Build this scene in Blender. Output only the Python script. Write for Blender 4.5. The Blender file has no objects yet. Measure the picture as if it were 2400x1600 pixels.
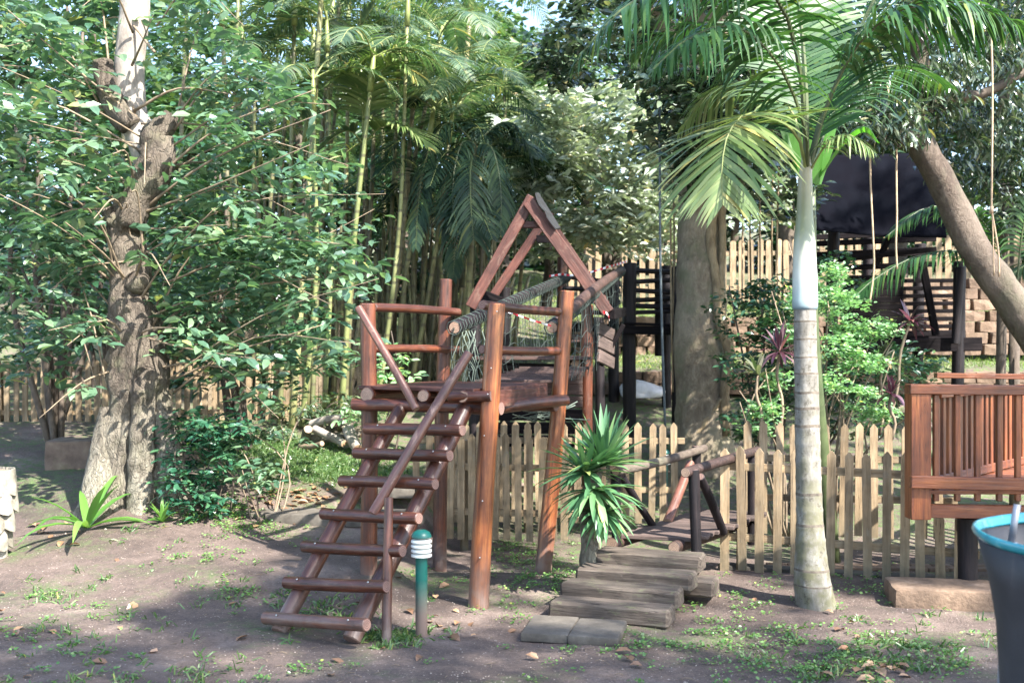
import bpy, math, random, bmesh
import numpy as np
from mathutils import Vector, Matrix, noise
PI = math.pi
random.seed(7)
rng = np.random.default_rng(7)
SC = bpy.context.scene
COL = SC.collection

# ------------------------------------------------------------ camera, sky, sun, exposure
CAM_Z = 1.6
cd = bpy.data.cameras.new('camera'); cam = bpy.data.objects.new('camera', cd); COL.objects.link(cam)
cd.sensor_width = 36; cd.lens = 36 * 2522 / 2352; cd.clip_end = 500; cd.clip_start = 0.05
cd.shift_y = 16 / 2352
cam.location = (0, 0, CAM_Z); cam.rotation_euler = (PI / 2, 0, 0)
cd.dof.use_dof = True; cd.dof.focus_distance = 7.2; cd.dof.aperture_fstop = 3.2
SC.camera = cam
w = bpy.data.worlds.new('World'); SC.world = w; w.use_nodes = True
SUN = Vector((0.64, -0.66, 0.96)).normalized()
nt = w.node_tree; bgn = nt.nodes['Background']
sky = nt.nodes.new('ShaderNodeTexSky'); sky.sky_type = 'NISHITA'; sky.sun_disc = False
sky.sun_elevation = math.asin(SUN.z); sky.sun_rotation = math.atan2(SUN.x, SUN.y)
nt.links.new(sky.outputs[0], bgn.inputs[0]); bgn.inputs[1].default_value = 0.15
sd = bpy.data.lights.new('sun', 'SUN'); sun = bpy.data.objects.new('sun', sd); COL.objects.link(sun)
sd.energy = 5.0; sd.angle = math.radians(0.7); sd.color = (1, .955, .88)
sun.rotation_euler = SUN.to_track_quat('Z', 'Y').to_euler(); sun.location = (6, -8, 14)
SC.view_settings.view_transform = 'Standard'; SC.view_settings.look = 'None'
SC.view_settings.gamma = 1; SC.view_settings.use_curve_mapping = False
SC.view_settings.exposure = 2.05
SC.render.engine = 'CYCLES'
SC.cycles.max_bounces = 8; SC.cycles.transparent_max_bounces = 8

F = 2522.0
def P(px, py, D):
    "a place D metres in front of the viewer's spot, in world metres"
    return Vector(((px - 1176) / F * D, D, CAM_Z - (py - 800) / F * D))
def onplane(px, py, q, n):
    d = Vector(((px - 1176) / F, 1, -(py - 800) / F)); c = Vector((0, 0, CAM_Z))
    return c + d * ((q - c).dot(n) / d.dot(n))

# ------------------------------------------------------------ materials
class NT:
    def __init__(s, name):
        s.m = bpy.data.materials.new(name); s.m.use_nodes = True; s.t = s.m.node_tree; s.n = s.t.nodes
        s.b = s.n['Principled BSDF']; s.out = s.n['Material Output']
    def new(s, ty, **k):
        o = s.n.new(ty)
        for a, v in k.items():
            if a.startswith('i_'): o.inputs[a[2:].replace('_', ' ')].default_value = v
            else: setattr(o, a, v)
        return o
    def l(s, a, b): s.t.links.new(a, b)
    def coord(s, sc=(1, 1, 1), kind='Object', rnd=True):
        tc = s.new('ShaderNodeTexCoord'); mp = s.new('ShaderNodeMapping'); mp.inputs['Scale'].default_value = sc
        s.l(tc.outputs[kind], mp.inputs[0])
        if rnd:
            oi = s.new('ShaderNodeObjectInfo'); mu = s.new('ShaderNodeMath', operation='MULTIPLY'); mu.inputs[1].default_value = 37.0
            s.l(oi.outputs['Random'], mu.inputs[0]); s.l(mu.outputs[0], mp.inputs['Location'])
        return mp.outputs[0]
    def noise(s, vec, scale, detail=5, rough=.6, dist=0):
        o = s.new('ShaderNodeTexNoise'); o.inputs['Scale'].default_value = scale; o.inputs['Detail'].default_value = detail
        o.inputs['Roughness'].default_value = rough; o.inputs['Distortion'].default_value = dist
        if vec is not None: s.l(vec, o.inputs['Vector'])
        return o.outputs[0]
    def ramp(s, fac, stops):
        o = s.new('ShaderNodeValToRGB'); e = o.color_ramp.elements
        while len(e) < len(stops): e.new(.5)
        for i, (p, c) in enumerate(stops):
            e[i].position = p; e[i].color = (c[0], c[1], c[2], 1) if hasattr(c, '__len__') else (c, c, c, 1)
        s.l(fac, o.inputs[0]); return o.outputs[0]
    def mix(s, fac, a, b, mode='MIX'):
        o = s.new('ShaderNodeMix', data_type='RGBA', blend_type=mode)
        for v, k in ((fac, 0), (a, 6), (b, 7)):
            if isinstance(v, (int, float)): o.inputs[k].default_value = v if k == 0 else (v, v, v, 1)
            elif hasattr(v, '__len__'): o.inputs[k].default_value = (v[0], v[1], v[2], 1)
            else: s.l(v, o.inputs[k])
        return o.outputs[2]
    def bump(s, h, strength=.4, dist=.01):
        o = s.new('ShaderNodeBump'); o.inputs['Strength'].default_value = strength; o.inputs['Distance'].default_value = dist
        s.l(h, o.inputs['Height']); s.l(o.outputs[0], s.b.inputs['Normal'])
    def col(s, c):
        if hasattr(c, '__len__'): s.b.inputs['Base Color'].default_value = (*c[:3], 1)
        else: s.l(c, s.b.inputs['Base Color'])
    def rough(s, r):
        if isinstance(r, (int, float)): s.b.inputs['Roughness'].default_value = r
        else: s.l(r, s.b.inputs['Roughness'])

def wood(name, dark, mid, light, rough=.5, axis='Z', grain=1.0, wear=None, bump=.3, coat=0, mud=None, spec=.5):
    t = NT(name); g = 9.0 * grain
    sc = {'Z': (g, g, .55), 'X': (.55, g, g)}[axis]
    v = t.coord(sc); a = t.noise(v, 5, 6, .62, .25)
    c = t.ramp(a, [(.28, dark), (.5, mid), (.74, light)])
    v2 = t.coord((1.5, 1.5, 1.5)); b = t.noise(v2, 2.5, 4, .6)
    c = t.mix(.85, c, t.ramp(b, [(.3, .5), (.7, 1.25)]), 'MULTIPLY')
    ck = t.noise(t.coord({'Z': (26, 26, .9), 'X': (.9, 26, 26)}[axis]), 2.2, 3, .5, .3); crk = t.ramp(ck, [(.485, 1), (.5, .25), (.515, 1)]); n5 = t.ramp(t.noise(v2, 4, 3), [(.5, 0), (.6, 1)])
    c = t.mix(n5, c, t.mix(1, c, crk, 'MULTIPLY'))
    oi = t.new('ShaderNodeObjectInfo'); c = t.mix(.8, c, t.ramp(oi.outputs['Random'], [(0, .62), (1, 1.22)]), 'MULTIPLY')
    if wear:
        n = t.noise(t.coord((3, 3, 1.2) if axis == 'Z' else (1.2, 3, 3)), 6, 7, .7, .6)
        c = t.mix(t.ramp(n, [(.56, 0), (.72, .85)]), c, wear)
    if mud:   # dried mud splashed on the lowest half metre
        ge = t.new('ShaderNodeNewGeometry'); sp = t.new('ShaderNodeSeparateXYZ'); t.l(ge.outputs['Position'], sp.inputs[0])
        mr = t.new('ShaderNodeMapRange'); mr.inputs[1].default_value = mud[1]; mr.inputs[2].default_value = mud[2]
        mr.inputs[3].default_value = 1; mr.inputs[4].default_value = 0; t.l(sp.outputs[2], mr.inputs[0])
        mu = t.new('ShaderNodeMath', operation='MULTIPLY'); t.l(mr.outputs[0], mu.inputs[0])
        t.l(t.ramp(t.noise(t.coord((1, 1, 1)), 14, 5), [(.35, .45), (.6, 1)]), mu.inputs[1])
        c = t.mix(mu.outputs[0], c, mud[0])
    t.col(c); t.rough(t.ramp(a, [(.3, rough + .16), (.7, rough - .04)])); t.b.inputs['Specular IOR Level'].default_value = spec
    t.bump(t.mix(n5, a, t.mix(1, a, crk, 'MULTIPLY')), min(1, bump * 2), .008); t.b.inputs['Coat Weight'].default_value = coat; t.b.inputs['Coat Roughness'].default_value = .25
    return t.m

def endgrain(name, c0, c1):
    t = NT(name); tc = t.coord((1, 1, 0), rnd=False)
    wv = t.new('ShaderNodeTexWave', wave_type='RINGS', rings_direction='Z'); wv.inputs['Scale'].default_value = 30
    wv.inputs['Distortion'].default_value = 3; wv.inputs['Detail'].default_value = 3; t.l(tc, wv.inputs['Vector'])
    n = t.noise(t.coord((1, 1, 1)), 25, 4)
    c = t.mix(.6, t.ramp(wv.outputs[0], [(0, c0), (1, c1)]), t.ramp(n, [(.3, .6), (.7, 1.25)]), 'MULTIPLY')
    t.col(c); t.rough(.8); t.bump(wv.outputs[0], .3, .003); return t.m

def plain(name, c, rough=.6, var=.25, scale=8, metal=0, bump=.1, rnd=True, coord='Object'):
    t = NT(name); n = t.noise(t.coord((1, 1, 1), coord, rnd), scale, 5)
    k = t.mix(1, c, t.ramp(n, [(.3, 1 - var), (.7, 1 + var)]), 'MULTIPLY')
    t.col(k); t.rough(rough); t.b.inputs['Metallic'].default_value = metal; t.bump(n, bump, .01); return t.m

def leafmat(name, c1, c2, c3, rough=.35, trans=.35, tcol=None, spec=.8, coat=.35):
    "colour differs from leaf to leaf"
    t = NT(name); g = t.new('ShaderNodeNewGeometry'); oi = t.new('ShaderNodeObjectInfo')
    ad = t.new('ShaderNodeMath', operation='ADD'); fr = t.new('ShaderNodeMath', operation='FRACT')
    t.l(g.outputs['Random Per Island'], ad.inputs[0]); t.l(oi.outputs['Random'], ad.inputs[1]); t.l(ad.outputs[0], fr.inputs[0])
    c = t.ramp(fr.outputs[0], [(0, c1), (.55, c2), (.93, c3), (.965, c3), (1, (c3[0] * 2.1, c3[1] * 1.35, c3[2] * .9))])
    n = t.noise(t.coord((1, 1, 1), rnd=False), 1.3, 3); c = t.mix(.6, c, t.ramp(n, [(.3, .7), (.7, 1.3)]), 'MULTIPLY')
    t.col(c); t.rough(rough); t.b.inputs['Specular IOR Level'].default_value = spec; t.b.inputs['Coat Weight'].default_value = coat; t.b.inputs['Coat Roughness'].default_value = .22
    tr = t.new('ShaderNodeBsdfTranslucent'); k = tcol or (1.05, 1.2, .6)
    t.l(t.mix(1, c, k, 'MULTIPLY'), tr.inputs[0]); ms = t.new('ShaderNodeMixShader'); ms.inputs[0].default_value = trans
    t.l(t.b.outputs[0], ms.inputs[1]); t.l(tr.outputs[0], ms.inputs[2]); t.l(ms.outputs[0], t.out.inputs[0])
    return t.m

def barkmat(name, c0, c1, c2, moss=None, scale=1.0, bump=.7, zs=.35, base=False, crack=0.0):
    t = NT(name); v = t.coord((1, 1, zs), rnd=False)
    a = t.noise(v, 24 * scale, 10, .75, .5); b = t.noise(t.coord((1, 1, .7), rnd=False), 3.2 * scale, 5, .6)
    vo = t.new('ShaderNodeTexVoronoi', feature='DISTANCE_TO_EDGE'); vo.inputs['Scale'].default_value = 26 * scale; vd = t.new('ShaderNodeVectorMath', operation='MULTIPLY_ADD'); nz = t.new('ShaderNodeTexNoise'); nz.inputs['Scale'].default_value = 9 * scale; nz.inputs['Detail'].default_value = 5; t.l(v, nz.inputs['Vector']); vd.inputs[1].default_value = (.16, .16, .16); t.l(nz.outputs['Color'], vd.inputs[0]); t.l(v, vd.inputs[2]); t.l(vd.outputs[0], vo.inputs['Vector'])
    c = t.ramp(a, [(.3, c0), (.52, c1), (.72, c2)])
    c = t.mix(t.ramp(b, [(.42, 0), (.62, .65)]), c, c2)
    if moss is not None: c = t.mix(t.ramp(t.noise(t.coord((1, 1, 1), rnd=False), 5 * scale, 6, .65), [(.5, 0), (.66, .6)]), c, moss)
    if base:   # lichen-grey, moss-stained root flare
        ge = t.new('ShaderNodeNewGeometry'); sp = t.new('ShaderNodeSeparateXYZ'); t.l(ge.outputs['Position'], sp.inputs[0])
        mr = t.new('ShaderNodeMapRange'); mr.inputs[1].default_value = .75; mr.inputs[2].default_value = 1.35; mr.inputs[3].default_value = .8; mr.inputs[4].default_value = 0; t.l(sp.outputs[2], mr.inputs[0])
        mu = t.new('ShaderNodeMath', operation='MULTIPLY'); t.l(mr.outputs[0], mu.inputs[0]); t.l(t.ramp(b, [(.35, .3), (.55, 1)]), mu.inputs[1])
        c = t.mix(mu.outputs[0], c, t.ramp(a, [(.3, (.13, .115, .08)), (.6, (.34, .31, .24)), (.75, (.45, .42, .34))]))
    if crack: c = t.mix(crack, c, t.ramp(vo.outputs[0], [(0, .35), (.09, 1)]), 'MULTIPLY')
    t.col(c); t.rough(.85)
    hh = t.mix(.4 * crack, a, t.ramp(vo.outputs[0], [(0, 0), (.12, 1)])); t.bump(hh, bump, .05); return t.m

M = {}
MUDC = (.17, .12, .10)
M['red'] = wood('varnished_red_brown_wood', (.026, .008, .005), (.085, .024, .012), (.19, .062, .026), .36, 'Z', 1, wear=(.13, .075, .055), coat=.22, mud=(MUDC, .0, .22))
M['redp'] = wood('varnished_red_brown_plank', (.03, .009, .006), (.075, .023, .015), (.13, .05, .034), .5, 'X', 1, wear=(.15, .09, .065))
M['pale_pole'] = wood('sun_bleached_pole_wood', (.07, .025, .018), (.15, .058, .038), (.27, .13, .09), .38, 'Z', 1, wear=(.36, .22, .16), coat=.3)
M['orange'] = wood('orange_varnished_post', (.05, .013, .006), (.185, .055, .018), (.35, .135, .045), .36, 'Z', 1, wear=(.07, .03, .02), coat=.25, mud=(MUDC, .0, .4))
M['end'] = endgrain('log_end_grain', (.22, .14, .10), (.42, .28, .2))
M['enddark'] = endgrain('dark_log_end_grain', (.10, .06, .05), (.2, .12, .1))
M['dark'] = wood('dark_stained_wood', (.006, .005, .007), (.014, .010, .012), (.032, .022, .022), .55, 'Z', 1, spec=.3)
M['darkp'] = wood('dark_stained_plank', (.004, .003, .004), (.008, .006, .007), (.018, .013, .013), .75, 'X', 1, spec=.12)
M['brownp'] = wood('aged_brown_plank', (.02, .010, .008), (.05, .024, .018), (.095, .05, .038), .6, 'X', 1, wear=(.10, .07, .06))
M['picket'] = wood('weathered_tan_picket', (.17, .115, .062), (.30, .215, .125), (.42, .31, .19), .72, 'Z', .8, wear=(.20, .175, .13), bump=.35, mud=((.11, .095, .06), -.02, .34))
M['picketx'] = wood('weathered_tan_rail', (.15, .10, .055), (.28, .20, .115), (.40, .30, .18), .72, 'X', .8, wear=(.2, .18, .12))
M['sleeper'] = wood('weathered_grey_sleeper', (.04, .03, .023), (.082, .063, .05), (.145, .12, .095), .85, 'X', .9, wear=(.13, .145, .07), bump=.8)
M['bridgepl'] = wood('grey_brown_deck_plank', (.045, .03, .026), (.095, .065, .056), (.16, .12, .10), .65, 'X', 1)
M['deck'] = wood('orange_stained_timber', (.09, .024, .009), (.19, .05, .013), (.31, .10, .028), .42, 'Z', .9, coat=.3)
M['deckx'] = wood('orange_stained_rail', (.085, .022, .009), (.18, .046, .012), (.29, .095, .027), .42, 'X', .9, coat=.3)
M['slat'] = wood('old_bamboo_screen', (.17, .12, .07), (.32, .245, .16), (.48, .38, .26), .75, 'Z', 1.2)
M['rope'] = plain('grey_green_rope', (.12, .15, .12), .85, .3, 40)
M['ropedark'] = plain('dark_green_rope', (.04, .055, .048), .85, .4, 40)
M['bark1'] = barkmat('rough_brown_bark', (.022, .016, .012), (.085, .064, .048), (.23, .19, .145), moss=(.13, .13, .07), bump=1.0, base=True, crack=.45)
M['barkpale'] = barkmat('pale_lichen_bark', (.13, .105, .085), (.26, .225, .19), (.44, .40, .35), scale=.8, bump=.3)
M['barkbig'] = barkmat('smooth_grey_tan_bark', (.08, .06, .04), (.18, .14, .095), (.34, .285, .2), moss=(.12, .13, .065), scale=.6, bump=.6, zs=.6)
M['barklean'] = barkmat('brown_mottled_bark', (.035, .024, .017), (.085, .06, .044), (.19, .15, .115), moss=(.10, .10, .06), scale=.7, bump=.7, zs=.7, crack=.12)
M['endmid'] = endgrain('red_brown_log_end', (.13, .07, .055), (.25, .15, .12))
M['barkdark'] = barkmat('dark_branch_bark', (.03, .022, .016), (.08, .06, .045), (.15, .12, .09), bump=.4)
M['twig'] = plain('tan_twig', (.20, .15, .10), .75, .4, 12)
M['vine'] = barkmat('woody_vine_bark', (.08, .055, .03), (.2, .145, .08), (.32, .25, .15), scale=1.4, bump=.4)
M['hangvine'] = plain('dry_hanging_root', (.42, .30, .19), .7, .3, 20)
M['soil_stump'] = plain('cut_wood_face', (.45, .28, .17), .8, .3, 14)
# ------------------------------------------------------------ building helpers
WO = {}          # world origin of every object (parents are never rotated unless noted)
def link(o, parent=None, loc=(0, 0, 0)):
    COL.objects.link(o); loc = Vector(loc); WO[o.name] = loc
    if parent is not None:
        o.parent = parent; o.location = loc - WO[parent.name]
        if parent.type == 'MESH' and parent.rotation_euler[:] != (0, 0, 0):
            o.location = parent.rotation_euler.to_matrix().inverted() @ o.location
    else: o.location = loc
    return o
def tag(o, label, cat, group=None, kind=None):
    if label: o['label'] = label
    if cat: o['category'] = cat
    if group: o['group'] = group
    if kind: o['kind'] = kind
    return o
def thing(name, label, cat, loc, group=None):
    o = bpy.data.objects.new(name, None); o.empty_display_size = .1; link(o, None, loc)
    return tag(o, label, cat, group)

class MB:
    "collects geometry in world coordinates and links it as one mesh object"
    def __init__(s): s.v = []; s.f = []; s.m = []; s.n = 0
    def add(s, v, f, mi=0):
        v = np.asarray(v, float).reshape(-1, 3); s.v.append(v)
        for q in f: s.f.append(tuple(int(i) + s.n for i in q)); s.m.append(mi)
        s.n += len(v)
    def tube(s, pts, rad, seg=8, mi=0, cap=True, fl=None, mi_end=None):
        pts = [Vector(p) for p in pts]; n = len(pts)
        if not hasattr(rad, '__len__'): rad = [rad] * n
        t0 = (pts[1] - pts[0]).normalized(); x = t0.orthogonal().normalized(); V = []
        for i in range(n):
            t = (pts[min(i + 1, n - 1)] - pts[max(i - 1, 0)]).normalized()
            x = (x - t * x.dot(t)).normalized(); y = t.cross(x)
            for k in range(seg):
                a = 2 * PI * k / seg; r = rad[i]
                if fl: r *= fl(i / (n - 1), a, pts[i])
                V.append(pts[i] + x * (math.cos(a) * r) + y * (math.sin(a) * r))
        Fc = [(i * seg + k, i * seg + (k + 1) % seg, (i + 1) * seg + (k + 1) % seg, (i + 1) * seg + k) for i in range(n - 1) for k in range(seg)]
        s.add(V, Fc, mi)
        if cap:
            b = s.n - len(V)
            s.f.append(tuple(b + k for k in range(seg - 1, -1, -1))); s.m.append(mi if mi_end is None else mi_end)
            e = b + (n - 1) * seg; s.f.append(tuple(e + k for k in range(seg))); s.m.append(mi if mi_end is None else mi_end)
    def box(s, a, b, mi=0):
        (x0, y0, z0), (x1, y1, z1) = a, b
        V = [(x, y, z) for z in (z0, z1) for y in (y0, y1) for x in (x0, x1)]
        s.add(V, [(0, 2, 3, 1), (4, 5, 7, 6), (0, 1, 5, 4), (2, 6, 7, 3), (0, 4, 6, 2), (1, 3, 7, 5)], mi)
    def build(s, name, mats, parent=None, loc=None, smooth=True, angle=None):
        V = np.concatenate(s.v) if s.v else np.zeros((0, 3))
        if loc is None: loc = Vector(V.mean(0)) if parent is not None else Vector((V[:, 0].mean(), V[:, 1].mean(), V[:, 2].min()))
        me = fast_mesh(name, V - np.array(loc), s.f, mats, s.m, smooth)
        if angle:
            try: me.set_sharp_from_angle(angle=math.radians(angle))
            except Exception: pass
        return link(bpy.data.objects.new(name, me), parent, loc)

def fast_mesh(name, V, faces, mats, mi=None, smooth=True):
    me = bpy.data.meshes.new(name)
    me.from_pydata([tuple(v) for v in V], [], faces)
    if not isinstance(mats, (list, tuple)): mats = [mats]
    for m in mats: me.materials.append(m)
    if mi is not None and len(mats) > 1: me.polygons.foreach_set('material_index', np.asarray(mi, dtype=np.int32))
    me.polygons.foreach_set('use_smooth', np.full(len(faces), bool(smooth)))
    me.update(); return me
def tri_mesh(name, V, T, mats, mi=None, smooth=False):
    "many triangles at once from arrays"
    me = bpy.data.meshes.new(name); nv, ntr = len(V), len(T)
    me.vertices.add(nv); me.vertices.foreach_set('co', np.ascontiguousarray(V, dtype=np.float32).ravel())
    me.loops.add(ntr * 3); me.loops.foreach_set('vertex_index', np.ascontiguousarray(T, dtype=np.int32).ravel())
    me.polygons.add(ntr); me.polygons.foreach_set('loop_start', np.arange(0, ntr * 3, 3, dtype=np.int32))
    me.polygons.foreach_set('loop_total', np.full(ntr, 3, dtype=np.int32))
    me.polygons.foreach_set('use_smooth', np.full(ntr, bool(smooth)))
    if not isinstance(mats, (list, tuple)): mats = [mats]
    for m in mats: me.materials.append(m)
    if mi is not None: me.polygons.foreach_set('material_index', np.asarray(mi, dtype=np.int32))
    me.update(calc_edges=True); me.validate(); return me

def frame(d, up=Vector((0, 0, 1))):
    x = Vector(d).normalized(); z = (Vector(up) - x * x.dot(Vector(up)))
    if z.length < 1e-4: z = x.orthogonal()
    z.normalize(); y = z.cross(x); return Matrix((x, y, z)).transposed()

def log(name, p0, p1, r0, r1=None, parent=None, mats=None, seg=14, bow=.006, ch=.12, knots=3, label=None):
    "round pole from p0 to p1: local Z along it, chamfered ends with end grain, slight bow and knots"
    p0, p1 = Vector(p0), Vector(p1); r1 = r0 if r1 is None else r1; L = (p1 - p0).length
    sd_ = random.uniform(0, 99); c = min(ch * r0, .012); zs = [0, c] + [L * k / 9 for k in range(1, 9)] + [L - c, L]
    ka = [(random.uniform(.1, .9) * L, random.uniform(0, 2 * PI), random.uniform(.04, .10)) for _ in range(knots)]
    ba = random.uniform(0, 2 * PI); V = []
    for i, z in enumerate(zs):
        u = z / L; r = r0 + (r1 - r0) * u
        if i in (0, len(zs) - 1): r *= 1 - ch
        bx = math.sin(PI * u) * bow * L
        for k in range(seg):
            a = 2 * PI * k / seg
            q = r * (1 + .07 * noise.noise(Vector((math.cos(a) * 1.3 + sd_, math.sin(a) * 1.3, z * 3 + sd_))))
            for kz, kk, kr in ka: q += r * kr * math.exp(-((z - kz) / .05) ** 2) * max(0, math.cos(a - kk)) ** 6
            V.append((q * math.cos(a) + bx * math.cos(ba), q * math.sin(a) + bx * math.sin(ba), z - L / 2))
    n = len(zs); Fc = [(i * seg + k, i * seg + (k + 1) % seg, (i + 1) * seg + (k + 1) % seg, (i + 1) * seg + k) for i in range(n - 1) for k in range(seg)]
    mi = [0] * len(Fc); Fc += [tuple(range(seg - 1, -1, -1)), tuple((n - 1) * seg + k for k in range(seg))]; mi += [1, 1]
    me = fast_mesh(name, np.array(V), Fc, mats or [M['red'], M['end']], mi, True)
    try: me.set_sharp_from_angle(angle=math.radians(38))
    except Exception: pass
    o = bpy.data.objects.new(name, me)
    o.rotation_euler = (p1 - p0).to_track_quat('Z', 'Y').to_euler()
    link(o, parent, (p0 + p1) / 2)
    if label: o['label'] = label
    return o

_pc = {}
def plank_mesh(L, W, T, mats, ch=.004, wob=0, key=True):
    k = (round(L, 3), round(W, 3), round(T, 3), mats.name, ch, wob)
    if key and k in _pc and wob == 0: return _pc[k]
    bm = bmesh.new(); bmesh.ops.create_cube(bm, size=1)
    bmesh.ops.scale(bm, vec=(L, W, T), verts=bm.verts)
    if wob:
        bmesh.ops.subdivide_edges(bm, edges=[e for e in bm.edges if abs((e.verts[0].co - e.verts[1].co).x) > L * .9], cuts=7)
        s_ = random.uniform(0, 50)
        for v in bm.verts: v.co += Vector((noise.noise(v.co * 9 + Vector((s_, 0, 0))), noise.noise(v.co * 7 + Vector((0, s_, 0))), noise.noise(v.co * 7 + Vector((0, 0, s_))))) * wob
    bmesh.ops.bevel(bm, geom=[e for e in bm.edges if not e.is_boundary and e.calc_face_angle(0) > .8], offset=min(ch, T * .3), segments=1, affect='EDGES')
    me = bpy.data.meshes.new('plank'); bm.to_mesh(me); bm.free(); me.materials.append(mats)
    if key and wob == 0: _pc[k] = me
    return me
def plank(name, p0, p1, W, T, parent=None, mat=None, up=(0, 0, 1), ch=.004, wob=0, label=None):
    "board from p0 to p1: length local X, width local Y, thickness local Z (towards up)"
    p0, p1 = Vector(p0), Vector(p1)
    me = plank_mesh((p1 - p0).length, W, T, mat or M['redp'], ch, wob); me.name = name
    o = bpy.data.objects.new(name, me); o.rotation_euler = frame(p1 - p0, up).to_euler()
    link(o, parent, (p0 + p1) / 2)
    if label: o['label'] = label
    return o

def rbox(name, c, size, rotz, mat, parent=None, bev=.02, rough=.01, cuts=3, tilt=(0, 0)):
    "a rounded uneven block (stone, paving slab, brick)"
    bm = bmesh.new(); bmesh.ops.create_cube(bm, size=1); bmesh.ops.scale(bm, vec=size, verts=bm.verts)
    bmesh.ops.bevel(bm, geom=list(bm.edges), offset=bev, segments=2, affect='EDGES', profile=.6)
    if cuts: bmesh.ops.subdivide_edges(bm, edges=[e for e in bm.edges if e.calc_length() > max(size) / 3.2], cuts=cuts, use_grid_fill=True)
    s_ = Vector((random.uniform(0, 50),) * 3)
    for v in bm.verts: v.co += v.co.normalized() * noise.noise(v.co * 6 + s_) * rough + Vector((0, 0, noise.noise(v.co * 15 + s_) * rough * .4))
    me = bpy.data.meshes.new(name); bm.to_mesh(me); bm.free(); me.materials.append(mat)
    me.polygons.foreach_set('use_smooth', np.full(len(me.polygons), True)); me.set_sharp_from_angle(angle=math.radians(45))
    o = bpy.data.objects.new(name, me); o.rotation_euler = (tilt[0], tilt[1], rotz); return link(o, parent, c)

def spline(pts, n):
    pts = [Vector(p) for p in pts]; q = [2 * pts[0] - pts[1]] + pts + [2 * pts[-1] - pts[-2]]; out = []
    m = len(pts) - 1
    for k in range(n):
        t = k / (n - 1) * m; i = min(int(t), m - 1); t -= i; a, b, c, d = q[i:i + 4]
        out.append(.5 * ((2 * b) + (c - a) * t + (2 * a - 5 * b + 4 * c - d) * t * t + (3 * b - a - 3 * c + d) * t ** 3))
    return out
def rspl(r, n): return list(np.interp(np.linspace(0, len(r) - 1, n), range(len(r)), r))

# leaf templates: x along the leaf, y across, z up
def tm(kind):
    if kind == 'ovate':
        v = [(0, 0, 0), (.3, .22, .05), (.3, -.22, .05), (.68, .19, .03), (.68, -.19, .03), (1, 0, -.10), (.3, 0, 0), (.68, 0, -.01)]
        t = [(0, 6, 1), (0, 2, 6), (6, 7, 3), (6, 3, 1), (2, 4, 7), (2, 7, 6), (7, 5, 3), (4, 5, 7)]
    elif kind == 'long':
        v = [(0, 0, 0), (.3, .12, .03), (.3, -.12, .03), (.7, .10, -.05), (.7, -.10, -.05), (1, 0, -.22), (.35, 0, 0), (.7, 0, -.09)]
        t = [(0, 6, 1), (0, 2, 6), (6, 7, 3), (6, 3, 1), (2, 4, 7), (2, 7, 6), (7, 5, 3), (4, 5, 7)]
    elif kind == 'round':
        v = [(0, 0, 0), (.25, .36, .04), (.25, -.36, .04), (.75, .34, .03), (.75, -.34, .03), (1, 0, -.03)]
        t = [(0, 2, 5), (0, 5, 1), (1, 5, 3), (2, 4, 5)]
    else:
        v = [(0, 0, 0), (.5, .26, .05), (.5, -.26, .05), (1, 0, -.08)]; t = [(0, 3, 1), (0, 2, 3)]
    return np.array(v, float), np.array(t)
def leaves_arrays(pos, d, nrm, L, kind='ovate'):
    V, T = tm(kind); N = len(pos)
    d = d / np.linalg.norm(d, axis=1, keepdims=True); nrm = nrm - (nrm * d).sum(1, keepdims=True) * d
    nrm /= np.linalg.norm(nrm, axis=1, keepdims=True) + 1e-9; s = np.cross(nrm, d)
    out = pos[:, None] + L[:, None, None] * (V[None, :, 0:1] * d[:, None] + V[None, :, 1:2] * s[:, None] + V[None, :, 2:3] * nrm[:, None])
    TT = (T[None] + (np.arange(N) * len(V))[:, None, None]).reshape(-1, 3)
    return out.reshape(-1, 3), TT
def rand_dirs(n, zlo=-1, zhi=1):
    z = rng.uniform(zlo, zhi, n); a = rng.uniform(0, 2 * PI, n); r = np.sqrt(1 - z * z)
    return np.stack([r * np.cos(a), r * np.sin(a), z], 1)
def leaf_obj(name, pos, d, nrm, L, kind, mat, parent, stuff=True, loc=None):
    V, T = leaves_arrays(pos, d, nrm, L, kind); loc = Vector(V.mean(0)) if loc is None else Vector(loc)
    me = tri_mesh(name, V - np.array(loc), T, mat); o = bpy.data.objects.new(name, me); link(o, parent, loc)
    if stuff: o['kind'] = 'stuff'
    return o
def sprays(centres, nper, spread, L, droop=.25):
    "leaves set alternately along short twigs: returns pos, dir, normal, length arrays"
    N = len(centres); k = nper
    ax = rand_dirs(N, -.35, .55); t = np.linspace(-.5, .5, k)[None, :, None]
    up = np.array([0, 0, 1.0]) + rand_dirs(N) * .45; up /= np.linalg.norm(up, axis=1, keepdims=True)
    sd = np.cross(up, ax); sd /= np.linalg.norm(sd, axis=1, keepdims=True) + 1e-9
    sgn = np.where(np.arange(k) % 2 == 0, 1.0, -1.0)[None, :, None]
    pos = centres[:, None] + ax[:, None] * t * spread + rng.normal(0, .04 * spread, (N, k, 3))
    d = sd[:, None] * sgn * rng.uniform(.5, 1, (N, k, 1)) + ax[:, None] * rng.uniform(.3, 1, (N, k, 1)) - np.array([0, 0, droop]) * rng.uniform(.2, 1.6, (N, k, 1))
    nr = up[:, None] + rng.normal(0, .35, (N, k, 3))
    LL = L * rng.uniform(.65, 1.2, (N, k))
    return pos.reshape(-1, 3), d.reshape(-1, 3), nr.reshape(-1, 3), LL.ravel(), ax
def blob_pts(c, r, n, shell=.55):
    "points in a flattened ball, mostly towards its skin"
    q = rand_dirs(n) * (rng.uniform(0, 1, (n, 1)) ** .33 * (1 - shell) + shell * rng.uniform(.75, 1.05, (n, 1)))
    return np.array(c) + q * np.array(r)

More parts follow.
